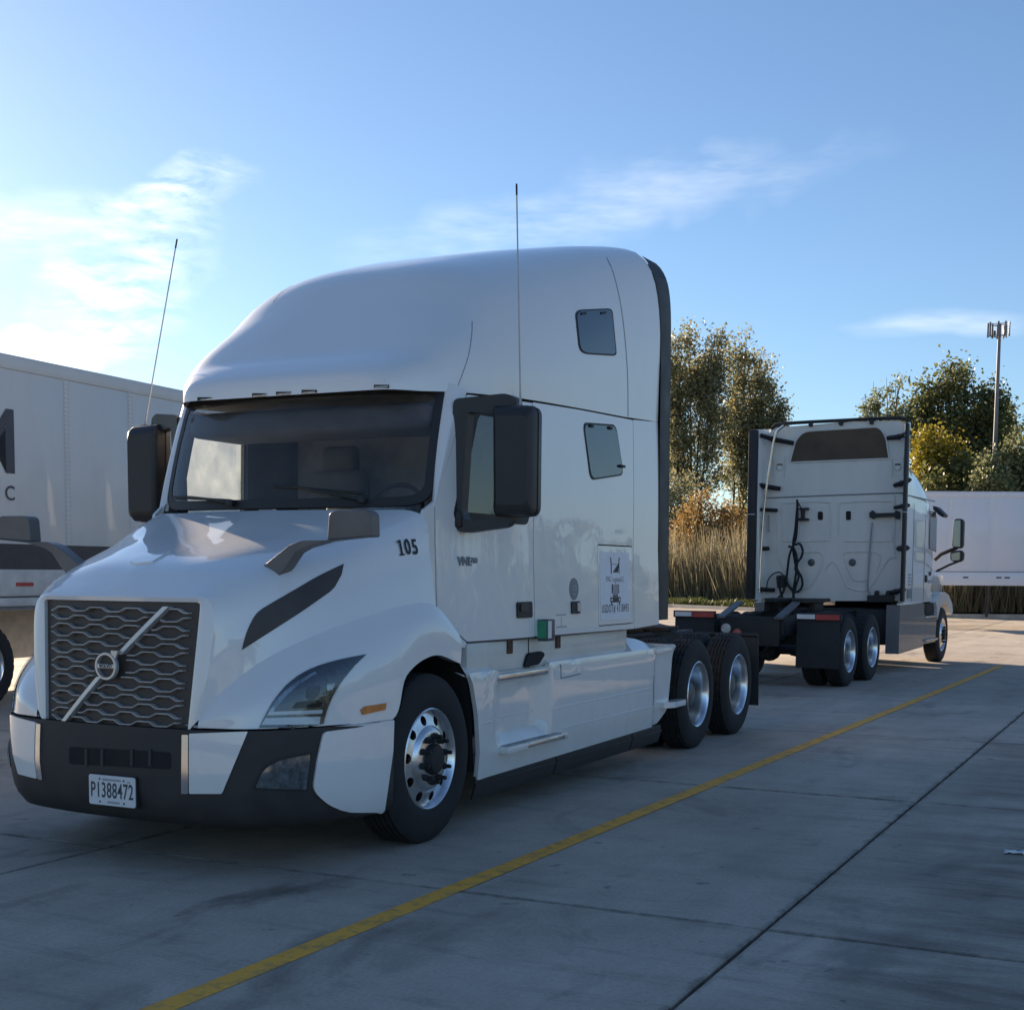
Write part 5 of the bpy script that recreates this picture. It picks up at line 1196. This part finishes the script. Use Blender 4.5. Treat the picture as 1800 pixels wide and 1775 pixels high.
for k in range(4): MB().box((1.216, 0.85, 1.62 - k * 0.055), (0.006, 0.34, 0.026)).build('side_lettering', 'decal_soft', T2, 0)
MB().box((1.216, 2.35, 1.64), (0.006, 0.16, 0.07)).build('side_lettering', 'decal_black', T2, 0)
MB().box((1.216, 2.38, 1.50), (0.006, 0.36, 0.05)).build('side_lettering', 'decal_soft', T2, 0)
vp = [loc2(p[0], p[1], 2.75) for p in ((1640, 889), (1646, 891), (1660, 905), (1657, 909), (1650, 905), (1640, 895))]
MB().prism(vp, (-0.0, 0.35, 0)).build('sun_visor', 'black_plastic', T2, 0, fix=True)
hm_ = flat2('mirror_head', rounded([(1676, 915), (1680, 911.5), (1690, 911.5), (1694, 916), (1692.5, 960), (1689, 964), (1677, 964), (1673, 959)], 2.5), 3.0, 0.14, 'mirror_housing', T2, 0, 0.015)
flat2('mirror_glass', rounded([(1676.5, 915), (1688.5, 914), (1688, 961), (1675, 960)], 2), 2.996, 0.004, 'mirror_glass', hm_)
cm = flat2('convex_mirror', rounded([(1670, 972), (1674, 968), (1690, 967), (1694, 972), (1693, 984), (1688, 988), (1674, 987), (1670, 983)], 3), 3.0, 0.12, 'mirror_housing', T2, 0, 0.015)
flat2('mirror_glass', rounded([(1671.5, 973), (1688, 969.5), (1688, 984), (1673, 985.5)], 3), 2.996, 0.004, 'mirror_glass', cm)
for pts, r in (([(1643, 984), (1654, 974), (1676, 965), (1683, 962)], 0.035), ([(1646, 1004), (1668, 993), (1686, 986)], 0.022)):
    MB().tube([loc2(p[0], p[1], 3.08) for p in pts], r, 8).build('mirror_arm', 'mirror_housing', T2)
# nose
SN = [(2.84, 1.13, 2.25), (3.1, 1.13, 2.05), (3.6, 1.12, 1.90), (4.2, 1.06, 1.74), (4.7, 0.95, 1.54), (4.86, 0.84, 1.28)]
sn = [sec2(y, W, zt, 3.6, 28, 1.15) for y, W, zt in [tuple(c) for c in spline(SN, 3)]]; Kn = len(sn[0])
for s_ in sn:
    for p in s_:
        if p.z < 1.2: p.z = 1.12
V = [p for s_ in sn for p in s_]; F = [(i * Kn + j, i * Kn + j + 1, (i + 1) * Kn + j + 1, (i + 1) * Kn + j) for i in range(len(sn) - 1) for j in range(Kn - 1)] + [tuple(range((len(sn) - 1) * Kn, len(sn) * Kn))]
MB().add(V, F).build('hood', 'white_paint', T2, 40, fix=True)
for s in (1, -1):
    pts = [(2.86, 1.12), (2.98, 1.20), (3.2, 1.27), (3.6, 1.30), (4.0, 1.24), (4.35, 1.06), (4.42, 0.90), (4.30, 0.86), (4.16, 0.90), (3.95, 1.05), (3.6, 1.12), (3.25, 1.03), (3.05, 0.80), (2.95, 1.0)]
    MB().prism([(s * 1.23, y, z) for y, z in pts], (-s * 0.25, 0, 0)).build('fender', 'white_paint', T2, 0, fix=True)
    gs = MB().prism([(s * 1.235, y, z) for y, z in [(0.02, 0.32), (1.85, 0.36), (1.85, 1.12), (0.02, 1.12)]], (-s * 0.22, 0, 0)).build('chassis_skirt', 'grey_skirt', T2, 0, fix=True)
    MB().prism([(s * 1.22, y, z) for y, z in [(1.87, 0.40), (2.95, 0.40), (3.0, 0.85), (2.60, 0.86), (2.05, 0.88), (1.87, 0.98)]], (-s * 0.2, 0, 0)).build('chassis_skirt', 'grey_skirt', T2, 0, fix=True)
    MB().box((s * 1.10, 2.40, 0.99), (0.16, 1.1, 0.24), 0.01).build('step_recess', 'dark_gap', T2)
    MB().box((s * 1.17, 2.45, 0.875), (0.16, 1.0, 0.03), 0.006).build('step', 'tread_metal', T2)
    MB().box((s * 1.19, 2.45, 0.46), (0.16, 1.0, 0.04), 0.006).build('step', 'tread_metal', T2)
    MB().box((s * 1.20, 0.9, 1.135), (0.05, 1.7, 0.03), 0.005).build('cab_edge', 'white_paint', T2)
    wheel(T2, s * 1.08, 3.62, s, 'steer')
    wheel(T2, s * 1.08, -1.60, s, 'drive', spin=0.3); wheel(T2, s * 1.08, -2.92, s, 'drive')
c2_ = chassis(T2, -3.75, 4.6, (3.62, -1.60, -2.92), 1)
MB().box((0, 1.3, 0.75), (2.0, 2.2, 0.6), 0.05).build('tank', 'steel_black', T2)
MB().box((0, 3.3, 1.0), (1.0, 1.9, 0.7), 0.05).build('engine_block', 'dark_gap', T2)
fifth_wheel(T2, -1.75, 1.24, fwd=1)
for s in (1, -1):
    fl = MB().box((s * 0.93, -3.60, 0.63), (0.62, 0.016, 0.68), 0.004, Matrix.Rotation(-0.04, 3, 'X')).build('mud_flap', 'mud_flap', T2)
    MB().box((s * 0.93, -3.60, 1.02), (0.66, 0.05, 0.10), 0.008).build('flap_hanger', 'steel_black', T2)
    MB().box((s * 0.93 - 0.17, -3.63, 1.02), (0.26, 0.006, 0.065)).build('reflective_tape', 'tape_white', T2, 0)
    MB().box((s * 0.93 + 0.14, -3.63, 1.015), (0.34, 0.006, 0.075)).build('reflective_tape', 'tape_red', T2, 0)
    MB().prism([(s * 0.43 - 0.06, -3.85, 0.98), (s * 0.43 + 0.06, -3.85, 0.98), (s * 0.43 + 0.06, -3.05, 1.18), (s * 0.43 - 0.06, -3.05, 1.18)], (0, 0, 0.03)).build('frame_ramp', 'steel_grey', T2, 0, fix=True)
    # half guards over the tandem
    for y in (-1.60, -2.92):
        pass
MB().box((0, -3.78, 0.80), (0.86, 0.05, 0.42), 0.01).build('rear_crossmember', 'steel_black', T2)
for x, z, mt_ in ((-0.36, 0.83, 'lamp_clear'), (-0.19, 0.76, 'lamp_red')):
    MB().lathe([(0, 0.075), (-0.02, 0.07), (-0.03, 0.0)], (x, -3.81, z), 'y', 18).build('tail_lamp', mt_, T2)
MB().lathe([(-0.3, 0.14), (-0.28, 0.16), (0.28, 0.16), (0.3, 0.14), (0.3, 0.0)], (0.0, -3.2, 0.62), 'y', 18).build('air_tank', 'steel_black', T2)

# ================================================================== trailers
def trailer(name, origin, direction, u0, u1, zb, zt, wall_mat, label, seam0, far=False):
    d = Vector((direction[0], direction[1], 0)).normalized()
    rz = math.atan2(d.y, d.x)
    r = tag(empty(name, Vector((origin[0], origin[1], 0)), rz), label, 'trailer', 'box trailers')
    W = 2.58                                          # local x along the trailer, local y to its left (away from the camera)
    pitch = 1.235
    us = [u0]; k = seam0 + pitch * math.ceil((u0 - seam0) / pitch)
    while k < u1 - 0.1:
        if k > u0 + 0.1: us.append(k)
        k += pitch
    us.append(u1)
    core = MB().box(((u0 + u1) / 2, W / 2, (zb + zt) / 2), (u1 - u0 - 0.02, W - 0.02, zt - zb - 0.02)).build('box_core', 'decal_grey', r, 0)
    for a, b in zip(us[:-1], us[1:]):
        MB().box(((a + b) / 2, 0.0, (zb + 0.42 + zt - 0.16) / 2), (b - a - 0.008, 0.03, zt - 0.16 - zb - 0.42), 0.004).build('side_sheet', wall_mat, r, 30)
    for a in us[1:-1]:
        MB().box((a, -0.018, (zb + 0.42 + zt - 0.16) / 2), (0.085, 0.006, zt - 0.16 - zb - 0.42), 0.002).build('joint_strip', wall_mat, r, 0)
        if not far:
            rv_ = MB(); z = zb + 0.5
            while z < zt - 0.2:
                for dx in (-0.03, 0.03): rv_.box((a + dx, -0.0225, z), (0.012, 0.004, 0.012))
                z += 0.055
            tag(rv_.build('rivet_row', 'decal_soft', r, 0), kind='stuff')
    MB().box(((u0 + u1) / 2, -0.004, zt - 0.085), (u1 - u0, 0.055, 0.15), 0.012).build('top_rail', wall_mat, r)
    MB().box(((u0 + u1) / 2, W / 2, zt + 0.004), (u1 - u0, W, 0.02), 0.004).build('roof_sheet', wall_mat, r)
    return r, W
LT_D = Vector((-0.0705, 0.9975, 0))
def ltu(px, py, off=0.0):      # point on the near side of the left trailer: distance along it, height
    n = Vector((LT_D.y, -LT_D.x, 0)); o = Vector((-7.17, 6.0, 0)) + n * off; d = pixel_ray(px, py); t = (o - CAM).dot(n) / d.dot(n); p = CAM + d * t
    return (p - o).dot(LT_D), p.z
us1, _ = ltu(116, 800)
LT, TW = trailer('semi_trailer', (-7.17, 6.0), LT_D, -3.5, 16.4, 1.13, 4.10, 'trailer_paint', 'grey-white riveted box trailer at the left with dark lettering', us1)  # overlong: hidden far end stretched so its shadow covers the yard
def lbox(name, u, z, du, dz, mat, parent, y=-0.03, dy=0.02, bevel=0.0): return MB().box((u, y, z), (du, dy, dz), bevel).build(name, mat, parent, 30 if bevel else 0)
ub, zt_ = ltu(60, 957); _, zm = ltu(60, 1001); _, zr = ltu(40, 1065)
lbox('lower_band', 6.45, (zt_ + zm) / 2, 19.9, zt_ - zm, 'trailer_band', LT, -0.012, 0.06)
lbox('bottom_rail', 6.45, (zm + zr) / 2 + 0.06, 19.9, zm - zr - 0.12, 'trailer_rail', LT, -0.015, 0.07, 0.006)
lbox('bottom_rail', 6.45, zr + 0.05, 19.9, 0.10, 'trailer_rail', LT, -0.005, 0.07, 0.006)
for px0 in (22, -150, -330):
    a, z = ltu(px0, 1027); b, _ = ltu(px0 + 31, 1027); lbox('reflector', (a + b) / 2, z, b - a, 0.045, 'tape_red', LT, -0.053, 0.006)
uR, zM = ltu(22, 777)
mm = put_text('trailer_lettering', 'M', 1.03, 'trailer_mark', LT, (uR - 0.345, -0.024, zM - 0.04), (1, 0, 0), (0, 0, 1), extrude=0.001, bold=0.020, spacing=1)
uC, zC = ltu(15, 868)
put_text('trailer_lettering', 'C', 0.24, 'trailer_mark', LT, (uC, -0.024, zC), (1, 0, 0), (0, 0, 1), extrude=0.001, bold=0.002)
for y_ in (0.19, 2.39):
    for u in (-0.33, -1.58):
        w_ = wheel(LT, u, 0.0, 1, 'drive'); w_.location = (u, y_ if y_ > 1 else 0.16, 0.505); w_.rotation_euler = (0, 0, PI / 2 if y_ > 1 else -PI / 2)
MB().box((-0.95, 1.29, 0.80), (2.6, 1.2, 0.5), 0.03).box((-0.95, 1.29, 0.505), (0.1, 2.2, 0.1)).build('bogie', 'steel_black', LT)
MB().box((7.2, 2.50, 0.74), (12.4, 0.03, 0.80), 0.004).build('sun_block_skirt', 'trailer_rail', LT)  # unseen far-side panel, added to keep low sun off the ground beneath
for y_ in (0.55, 2.0): MB().box((9.6, y_, 0.62), (0.12, 0.12, 1.0), 0.01).box((9.6, y_, 0.07), (0.3, 0.3, 0.12), 0.01).build('landing_leg', 'steel_grey', LT)
MB().box((-1.95, 0.35, 0.70), (0.014, 0.55, 0.8), 0.003).build('mud_flap', 'mud_flap', LT)
# far trailer by the trees
HF = Vector((FWD.x, FWD.y, 0)).normalized(); HR = Vector((HF.y, -HF.x, 0))
def far_pt(px, depth, z=0.0):
    d = pixel_ray(px, 1010.0); k = depth / (d.x * HF.x + d.y * HF.y); p = CAM + d * k; return Vector((p.x, p.y, z))
fo_ = far_pt(1560, 41.0)
FT, _ = trailer('semi_trailer', (fo_.x, fo_.y), (HR.x, HR.y), 0.0, 15.2, 1.30, 4.10, 'trailer_far', 'plain white box trailer in front of the trees at the right', 0.6, True)
MB().box((7.6, -0.01, 1.50), (15.2, 0.06, 0.40), 0.006).build('bottom_rail', 'trailer_far', FT)
for u in (2.35, 3.35, 3.60, 4.45, 4.7, 6.0): MB().box((u, -0.043, 1.54), (0.16, 0.006, 0.045)).build('reflector', 'trailer_band', FT, 0)
for y_ in (0.5, 2.1): MB().box((1.0, y_, 0.65), (0.12, 0.12, 1.3), 0.01).box((1.0, y_, 0.06), (0.3, 0.3, 0.12), 0.01).build('landing_leg', 'steel_grey', FT)
for u in (12.2, 13.5):
    for y_ in (0.16, 2.4):
        w_ = wheel(FT, u, 0.0, 1, 'drive'); w_.location = (u, y_, 0.505); w_.rotation_euler = (0, 0, PI / 2 if y_ > 1 else -PI / 2)
MB().box((12.85, 1.29, 0.85), (2.6, 1.2, 0.6), 0.03).build('bogie', 'steel_black', FT)

# ================================================================== trees, shrubs, reeds, tower
def leaf_quads(centres, size, rng, upright=0.0, aspect=0.75):
    n = len(centres); a = rng.normal(size=(n, 3)); a /= np.linalg.norm(a, axis=1)[:, None]
    b = rng.normal(size=(n, 3)); b[:, 2] += upright; b -= a * np.sum(a * b, 1)[:, None]; b /= np.linalg.norm(b, axis=1)[:, None]
    s = size * rng.uniform(0.6, 1.35, size=(n, 1)); c = centres
    return np.stack([c - b * s * 0.5, c + a * s * 0.5 * aspect, c + b * s * 0.6, c - a * s * 0.5 * aspect], 1)
def make_tree(name, label, px0, depth, plumes, leaves, mat, bark, seed, leaf=0.15, group=None, clumps=60, clump=0.36, r0=0.11, cat='tree'):
    """plumes: (pixel column, pixel row of the top, half width m, half height m) of each mass of leaves"""
    rng = np.random.default_rng(seed); base = far_pt(px0, depth, 0.25); root = tag(empty(name, base), label, cat, group)
    mb = MB(); cent = []; wts = []
    for (px, py, rx, rz) in plumes:
        top = far_pt(px, depth); zt = CAM.z + (1008.0 - py) / FPX * depth - base.z
        c = Vector((top.x - base.x, top.y - base.y, zt - rz)) + HF * rng.uniform(-0.5, 0.5) * rx
        foot = Vector((c.x * 0.12 + rng.normal() * 0.15, c.y * 0.12 + rng.normal() * 0.15, -0.2)); n = 7; stem = []
        for k in range(n + 1):
            t = k / n; q = foot.lerp(c + Vector((0, 0, rz * 0.9)), t); bow = math.sin(PI * t) * 0.12
            q.x += -c.x * bow * 0.6 + rng.normal() * 0.05; q.y += -c.y * bow * 0.6 + rng.normal() * 0.05; stem.append(q)
        mb.tube(stem, [r0 * (1 - 0.88 * k / n) for k in range(n + 1)], 7, False)
        for k in range(clumps):
            d = rng.normal(size=3); d /= np.linalg.norm(d); r = rng.uniform(0.05, 1.0) ** 0.42
            taper = 1.0 - 0.35 * max(d[2], 0) ** 2
            p = c + Vector((d[0] * rx * r * taper, d[1] * rx * r * taper, d[2] * rz * r))
            if p.z < 0.3: p.z = 0.3 + rng.uniform(0, 0.4)
            cent.append(tuple(p)); wts.append(rng.gamma(2.2, 1.0))
            zs_ = p.z - (0.5 + 1.2 * math.hypot(p.x - c.x, p.y - c.y)); tt = min(max((zs_ + 0.2) / (zt + 0.2), 0.05), 0.93) * n; i_ = min(int(tt), n - 1)
            a = stem[i_].lerp(stem[i_ + 1], tt - i_); m1 = a.lerp(p, 0.5) + Vector((rng.normal() * 0.08, rng.normal() * 0.08, -0.10)); mb.tube([a, m1, p], [0.030, 0.020, 0.007], 4, False)
    mb.build('trunk', bark, root, 60)
    cent = np.array(cent); w_ = np.array(wts); w_ /= w_.sum(); pick = rng.choice(len(cent), size=leaves, p=w_)
    sp = rng.normal(size=(leaves, 3)) * clump * rng.uniform(0.5, 1.1, size=(leaves, 1)); c_ = cent[pick] + sp; c_[:, 2] = np.maximum(c_[:, 2], 0.12)
    np_quads('crown', leaf_quads(c_, leaf, rng), mat, root); return root
G1 = 'trees beyond the far kerb'; G2 = 'shrubs below the trees'
make_tree('poplar_tree', 'tall thin-leaved tree with many upright stems beside the white cab', 1212, 86, [(1160, 606, 1.3, 5.0), (1186, 586, 1.0, 5.2), (1207, 574, 1.1, 5.6), (1232, 590, 1.0, 5.0), (1256, 579, 1.1, 5.4)], 26000, 'leaf_poplar', 'bark', 11, 0.17, G1, 50, 0.44)
make_tree('poplar_tree', 'sparse upright tree just left of the rear tractor cab', 1284, 87, [(1282, 594, 1.0, 5.0), (1303, 592, 1.0, 5.2), (1332, 612, 0.95, 4.6), (1318, 680, 1.2, 4.0)], 19000, 'leaf_poplar', 'bark', 12, 0.17, G1, 48, 0.44)
make_tree('poplar_tree', 'low sprawling tree leaning right behind the rear tractor roof', 1330, 87, [(1352, 695, 0.9, 2.6), (1366, 700, 0.7, 2.0), (1340, 740, 1.2, 2.6)], 4200, 'leaf_poplar', 'bark', 13, 0.16, G1, 32, 0.32)
make_tree('poplar_tree', 'bare-topped pale tree above the rear tractor cab', 1545, 60, [(1514, 690, 0.35, 1.6), (1528, 668, 0.42, 1.9), (1552, 660, 0.42, 2.0), (1573, 650, 0.45, 2.1)], 3300, 'leaf_pale', 'bark_pale', 14, 0.12, G1, 24, 0.20, 0.06)
make_tree('broad_tree', 'broad dark green tree left of the mast', 1668, 58, [(1618, 662, 0.95, 2.3), (1650, 642, 1.1, 2.6), (1684, 640, 1.2, 2.9), (1715, 668, 1.0, 2.6), (1665, 700, 2.0, 2.6), (1738, 712, 0.8, 2.2)], 21000, 'leaf_dark', 'bark', 15, 0.15, G1, 60, 0.34)
make_tree('broad_tree', 'loose dark tree behind the mast base', 1752, 60, [(1748, 706, 0.55, 1.9), (1762, 716, 0.45, 1.6), (1742, 760, 0.9, 2.0)], 5200, 'leaf_dark', 'bark', 16, 0.14, G1, 40, 0.26, 0.07)
make_tree('broad_tree', 'bright yellow-green young tree above the tractor hood', 1650, 54, [(1622, 762, 0.6, 1.5), (1642, 752, 0.75, 1.7), (1668, 760, 0.65, 1.6), (1650, 800, 1.2, 1.7)], 9500, 'leaf_yellow', 'bark', 17, 0.13, G1, 50, 0.25, 0.06)
make_tree('broad_tree', 'pale grey-green tree at the right picture edge', 1795, 52, [(1792, 738, 0.75, 2.2), (1815, 730, 0.9, 2.5), (1770, 772, 0.7, 1.9), (1795, 800, 1.3, 1.9)], 10500, 'leaf_pale', 'bark', 18, 0.13, G1, 50, 0.26, 0.07)
make_tree('broad_tree', 'rounded olive tree over the white trailer roof', 1735, 51, [(1728, 800, 0.6, 1.4), (1748, 790, 0.6, 1.5), (1738, 820, 0.9, 1.4)], 6500, 'leaf_pale', 'bark', 19, 0.13, G1, 44, 0.24, 0.06)
make_tree('broad_tree', 'shaded dark tree directly behind the white trailer', 1680, 53, [(1640, 815, 0.9, 2.2), (1675, 800, 1.0, 2.5), (1710, 810, 0.9, 2.3)], 10500, 'leaf_dark', 'bark', 20, 0.16, G1, 50, 0.34, 0.07)
make_tree('rust_shrub', 'rusty orange shrub under the upright tree', 1243, 71, [(1215, 878, 1.0, 2.2), (1248, 866, 1.1, 2.5), (1280, 884, 1.0, 2.2)], 14000, 'leaf_rust', 'bark', 21, 0.12, G2, 44, 0.36, 0.04, 'shrub')
make_tree('olive_shrub', 'olive brown shrub half hidden by the black extender', 1190, 80, [(1168, 820, 1.1, 3.2), (1200, 838, 1.0, 2.9)], 8000, 'leaf_poplar', 'bark', 22, 0.14, G2, 50, 0.36, 0.05, 'shrub')
make_tree('dark_shrub', 'dark green shrub against the rear tractor extender', 1305, 75, [(1296, 890, 0.9, 2.3), (1318, 878, 0.9, 2.5)], 8000, 'leaf_dark', 'bark', 23, 0.14, G2, 50, 0.34, 0.05, 'shrub')
# reeds and mown grass on the bank
def blades(name, label, cat, count, zone, hmin, hmax, w, mat, seed, lean=0.22):
    rng = np.random.default_rng(seed); P = np.array([zone(rng) for _ in range(count)])
    h = hmin + (hmax - hmin) * rng.beta(2.2, 2.0, size=(count, 1))
    h *= (0.74 + 0.20 * np.sin(P[:, :1] * 2.3 + 1.3 * np.sin(P[:, 1:2] * 1.7)) + 0.14 * np.sin(P[:, :1] * 6.1 + P[:, 1:2] * 3.3)); a = rng.uniform(0, PI, size=(count, 1)); ww = w * rng.uniform(0.6, 1.5, size=(count, 1))
    t = np.concatenate([np.cos(a), np.sin(a), np.zeros_like(a)], 1); up_ = np.concatenate([rng.normal(size=(count, 2)) * lean, np.ones((count, 1))], 1)
    top = P + up_ * h
    o = np_quads(name, np.stack([P - t * ww, P + t * ww, top + t * ww * 0.3, top - t * ww * 0.3], 1), mat); tag(o, label, cat, kind='stuff'); return o
def zone_fn(line, d0, d1, z):
    def fn(rng):
        i = int(rng.integers(len(line) - 1)); t = rng.uniform(); A_, B_ = Vector(line[i]), Vector(line[i + 1]); a = A_.lerp(B_, t)
        tn = (B_ - A_).normalized(); n = Vector((-tn.y, tn.x)); p = a + n * rng.uniform(d0, d1); return (p.x, p.y, z)
    return fn
LEFT_BANK = [(-23.0, 58.6), (-16.2, 54.4), (-10.5, 50.6)]; RIGHT_BANK = [(-7.0, 48.9), (-2.4, 47.4), (5.5, 51.2)]
blades('tall_reeds', 'tall dry tan reeds along the bank under the trees', 'reeds', 12000, zone_fn(LEFT_BANK, 2.2, 6.0, 0.2), 0.9, 4.3, 0.020, 'reed_blade', 31, 0.16)
blades('bank_grass', 'dark dry grass under the far white trailer', 'grass', 12000, zone_fn(RIGHT_BANK, 0.5, 5.0, 0.2), 0.7, 2.6, 0.020, 'reed_blade', 32, 0.2)
blades('mown_grass', 'short green grass strip behind the kerb', 'grass', 12000, zone_fn(LEFT_BANK, 0.25, 2.8, 0.14), 0.10, 0.42, 0.020, 'grass_blade', 33, 0.35)
# mast with its ring of aerial panels
MS = 0.52
mp_ = far_pt(1741.0, 53.0); ztop = on_y((1746, 566), mp_.y).z
mast = tag(empty('phone_mast', mp_), 'grey steel phone mast with a ring of panels above the trees', 'mast')
MB().tube([(0, 0, -0.1), (0, 0, 6), (0.02, 0, ztop - 0.1)], [0.10, 0.085, 0.06], 14).build('pole', 'galvanised_dark', mast)
for k in range(3):
    a = 2 * PI * k / 3 + 0.5
    fr = MB(); cx, cy = math.cos(a) * 0.26, math.sin(a) * 0.26; tx, ty = -math.sin(a), math.cos(a)
    for zz in (ztop - 0.55, ztop - 0.12): fr.tube([(cx - tx * 0.30, cy - ty * 0.30, zz), (cx + tx * 0.30, cy + ty * 0.30, zz)], 0.014, 6).tube([(0, 0, zz), (cx, cy, zz)], 0.014, 6)
    fr.build('panel_frame', 'galvanised_dark', mast)
    for j in (-0.28, 0.02, 0.28):
        MB().box((cx * 1.12 + tx * j, cy * 1.12 + ty * j, ztop - 0.32), (0.05, 0.07, 0.58 - 0.1 * abs(j)), 0.012, Matrix.Rotation(a, 3, 'Z')).build('aerial_panel', 'galvanised_dark', mast)
    MB().box((cx * 0.8, cy * 0.8, ztop - 0.42), (0.07, 0.10, 0.2), 0.012, Matrix.Rotation(a, 3, 'Z')).build('radio_box', 'steel_grey', mast)
# wood on the other side of the yard, which the glossy cab side mirrors
def wood_zone(n, rng):
    t = rng.uniform(0, 1, n); x = 62 - 14 * t + rng.normal(size=n) * 2.0; y = -25 + 150 * t + rng.normal(size=n) * 2
    top = 5.0 + 1.6 * np.sin(t * 31) + 1.1 * np.sin(t * 77 + 1) + 0.8 * np.sin(t * 170)
    z = rng.uniform(0, 1, n) ** 0.8 * top; return np.stack([x, y, z], 1)
rw = np.random.default_rng(41)
wq = leaf_quads(wood_zone(9000, rw), 1.1, rw)
tag(np_quads('far_wood', wq, 'leaf_dark'), 'line of woodland mirrored in the glossy cab side', 'wood', kind='stuff')

# scrap of paper lying on the concrete
sp_ = on_z((1783, 1500), 0.0); rs = np.random.default_rng(5)
V = []; n_g = 6
for a in range(n_g + 1):
    for b in range(n_g + 1): V.append((sp_.x + (a / n_g - 0.5) * 0.11 + rs.normal() * 0.004, sp_.y + (b / n_g - 0.5) * 0.08 + rs.normal() * 0.004, 0.006 + abs(rs.normal()) * 0.009))
F = [(a * (n_g + 1) + b, (a + 1) * (n_g + 1) + b, (a + 1) * (n_g + 1) + b + 1, a * (n_g + 1) + b + 1) for a in range(n_g) for b in range(n_g)]
o = MB().add(V, F).build('paper_scrap', 'paper', None, 30)
so = o.modifiers.new('thickness', 'SOLIDIFY'); so.thickness = 0.002
tag(o, 'small crumpled white paper scrap on the concrete at the right edge', 'litter')
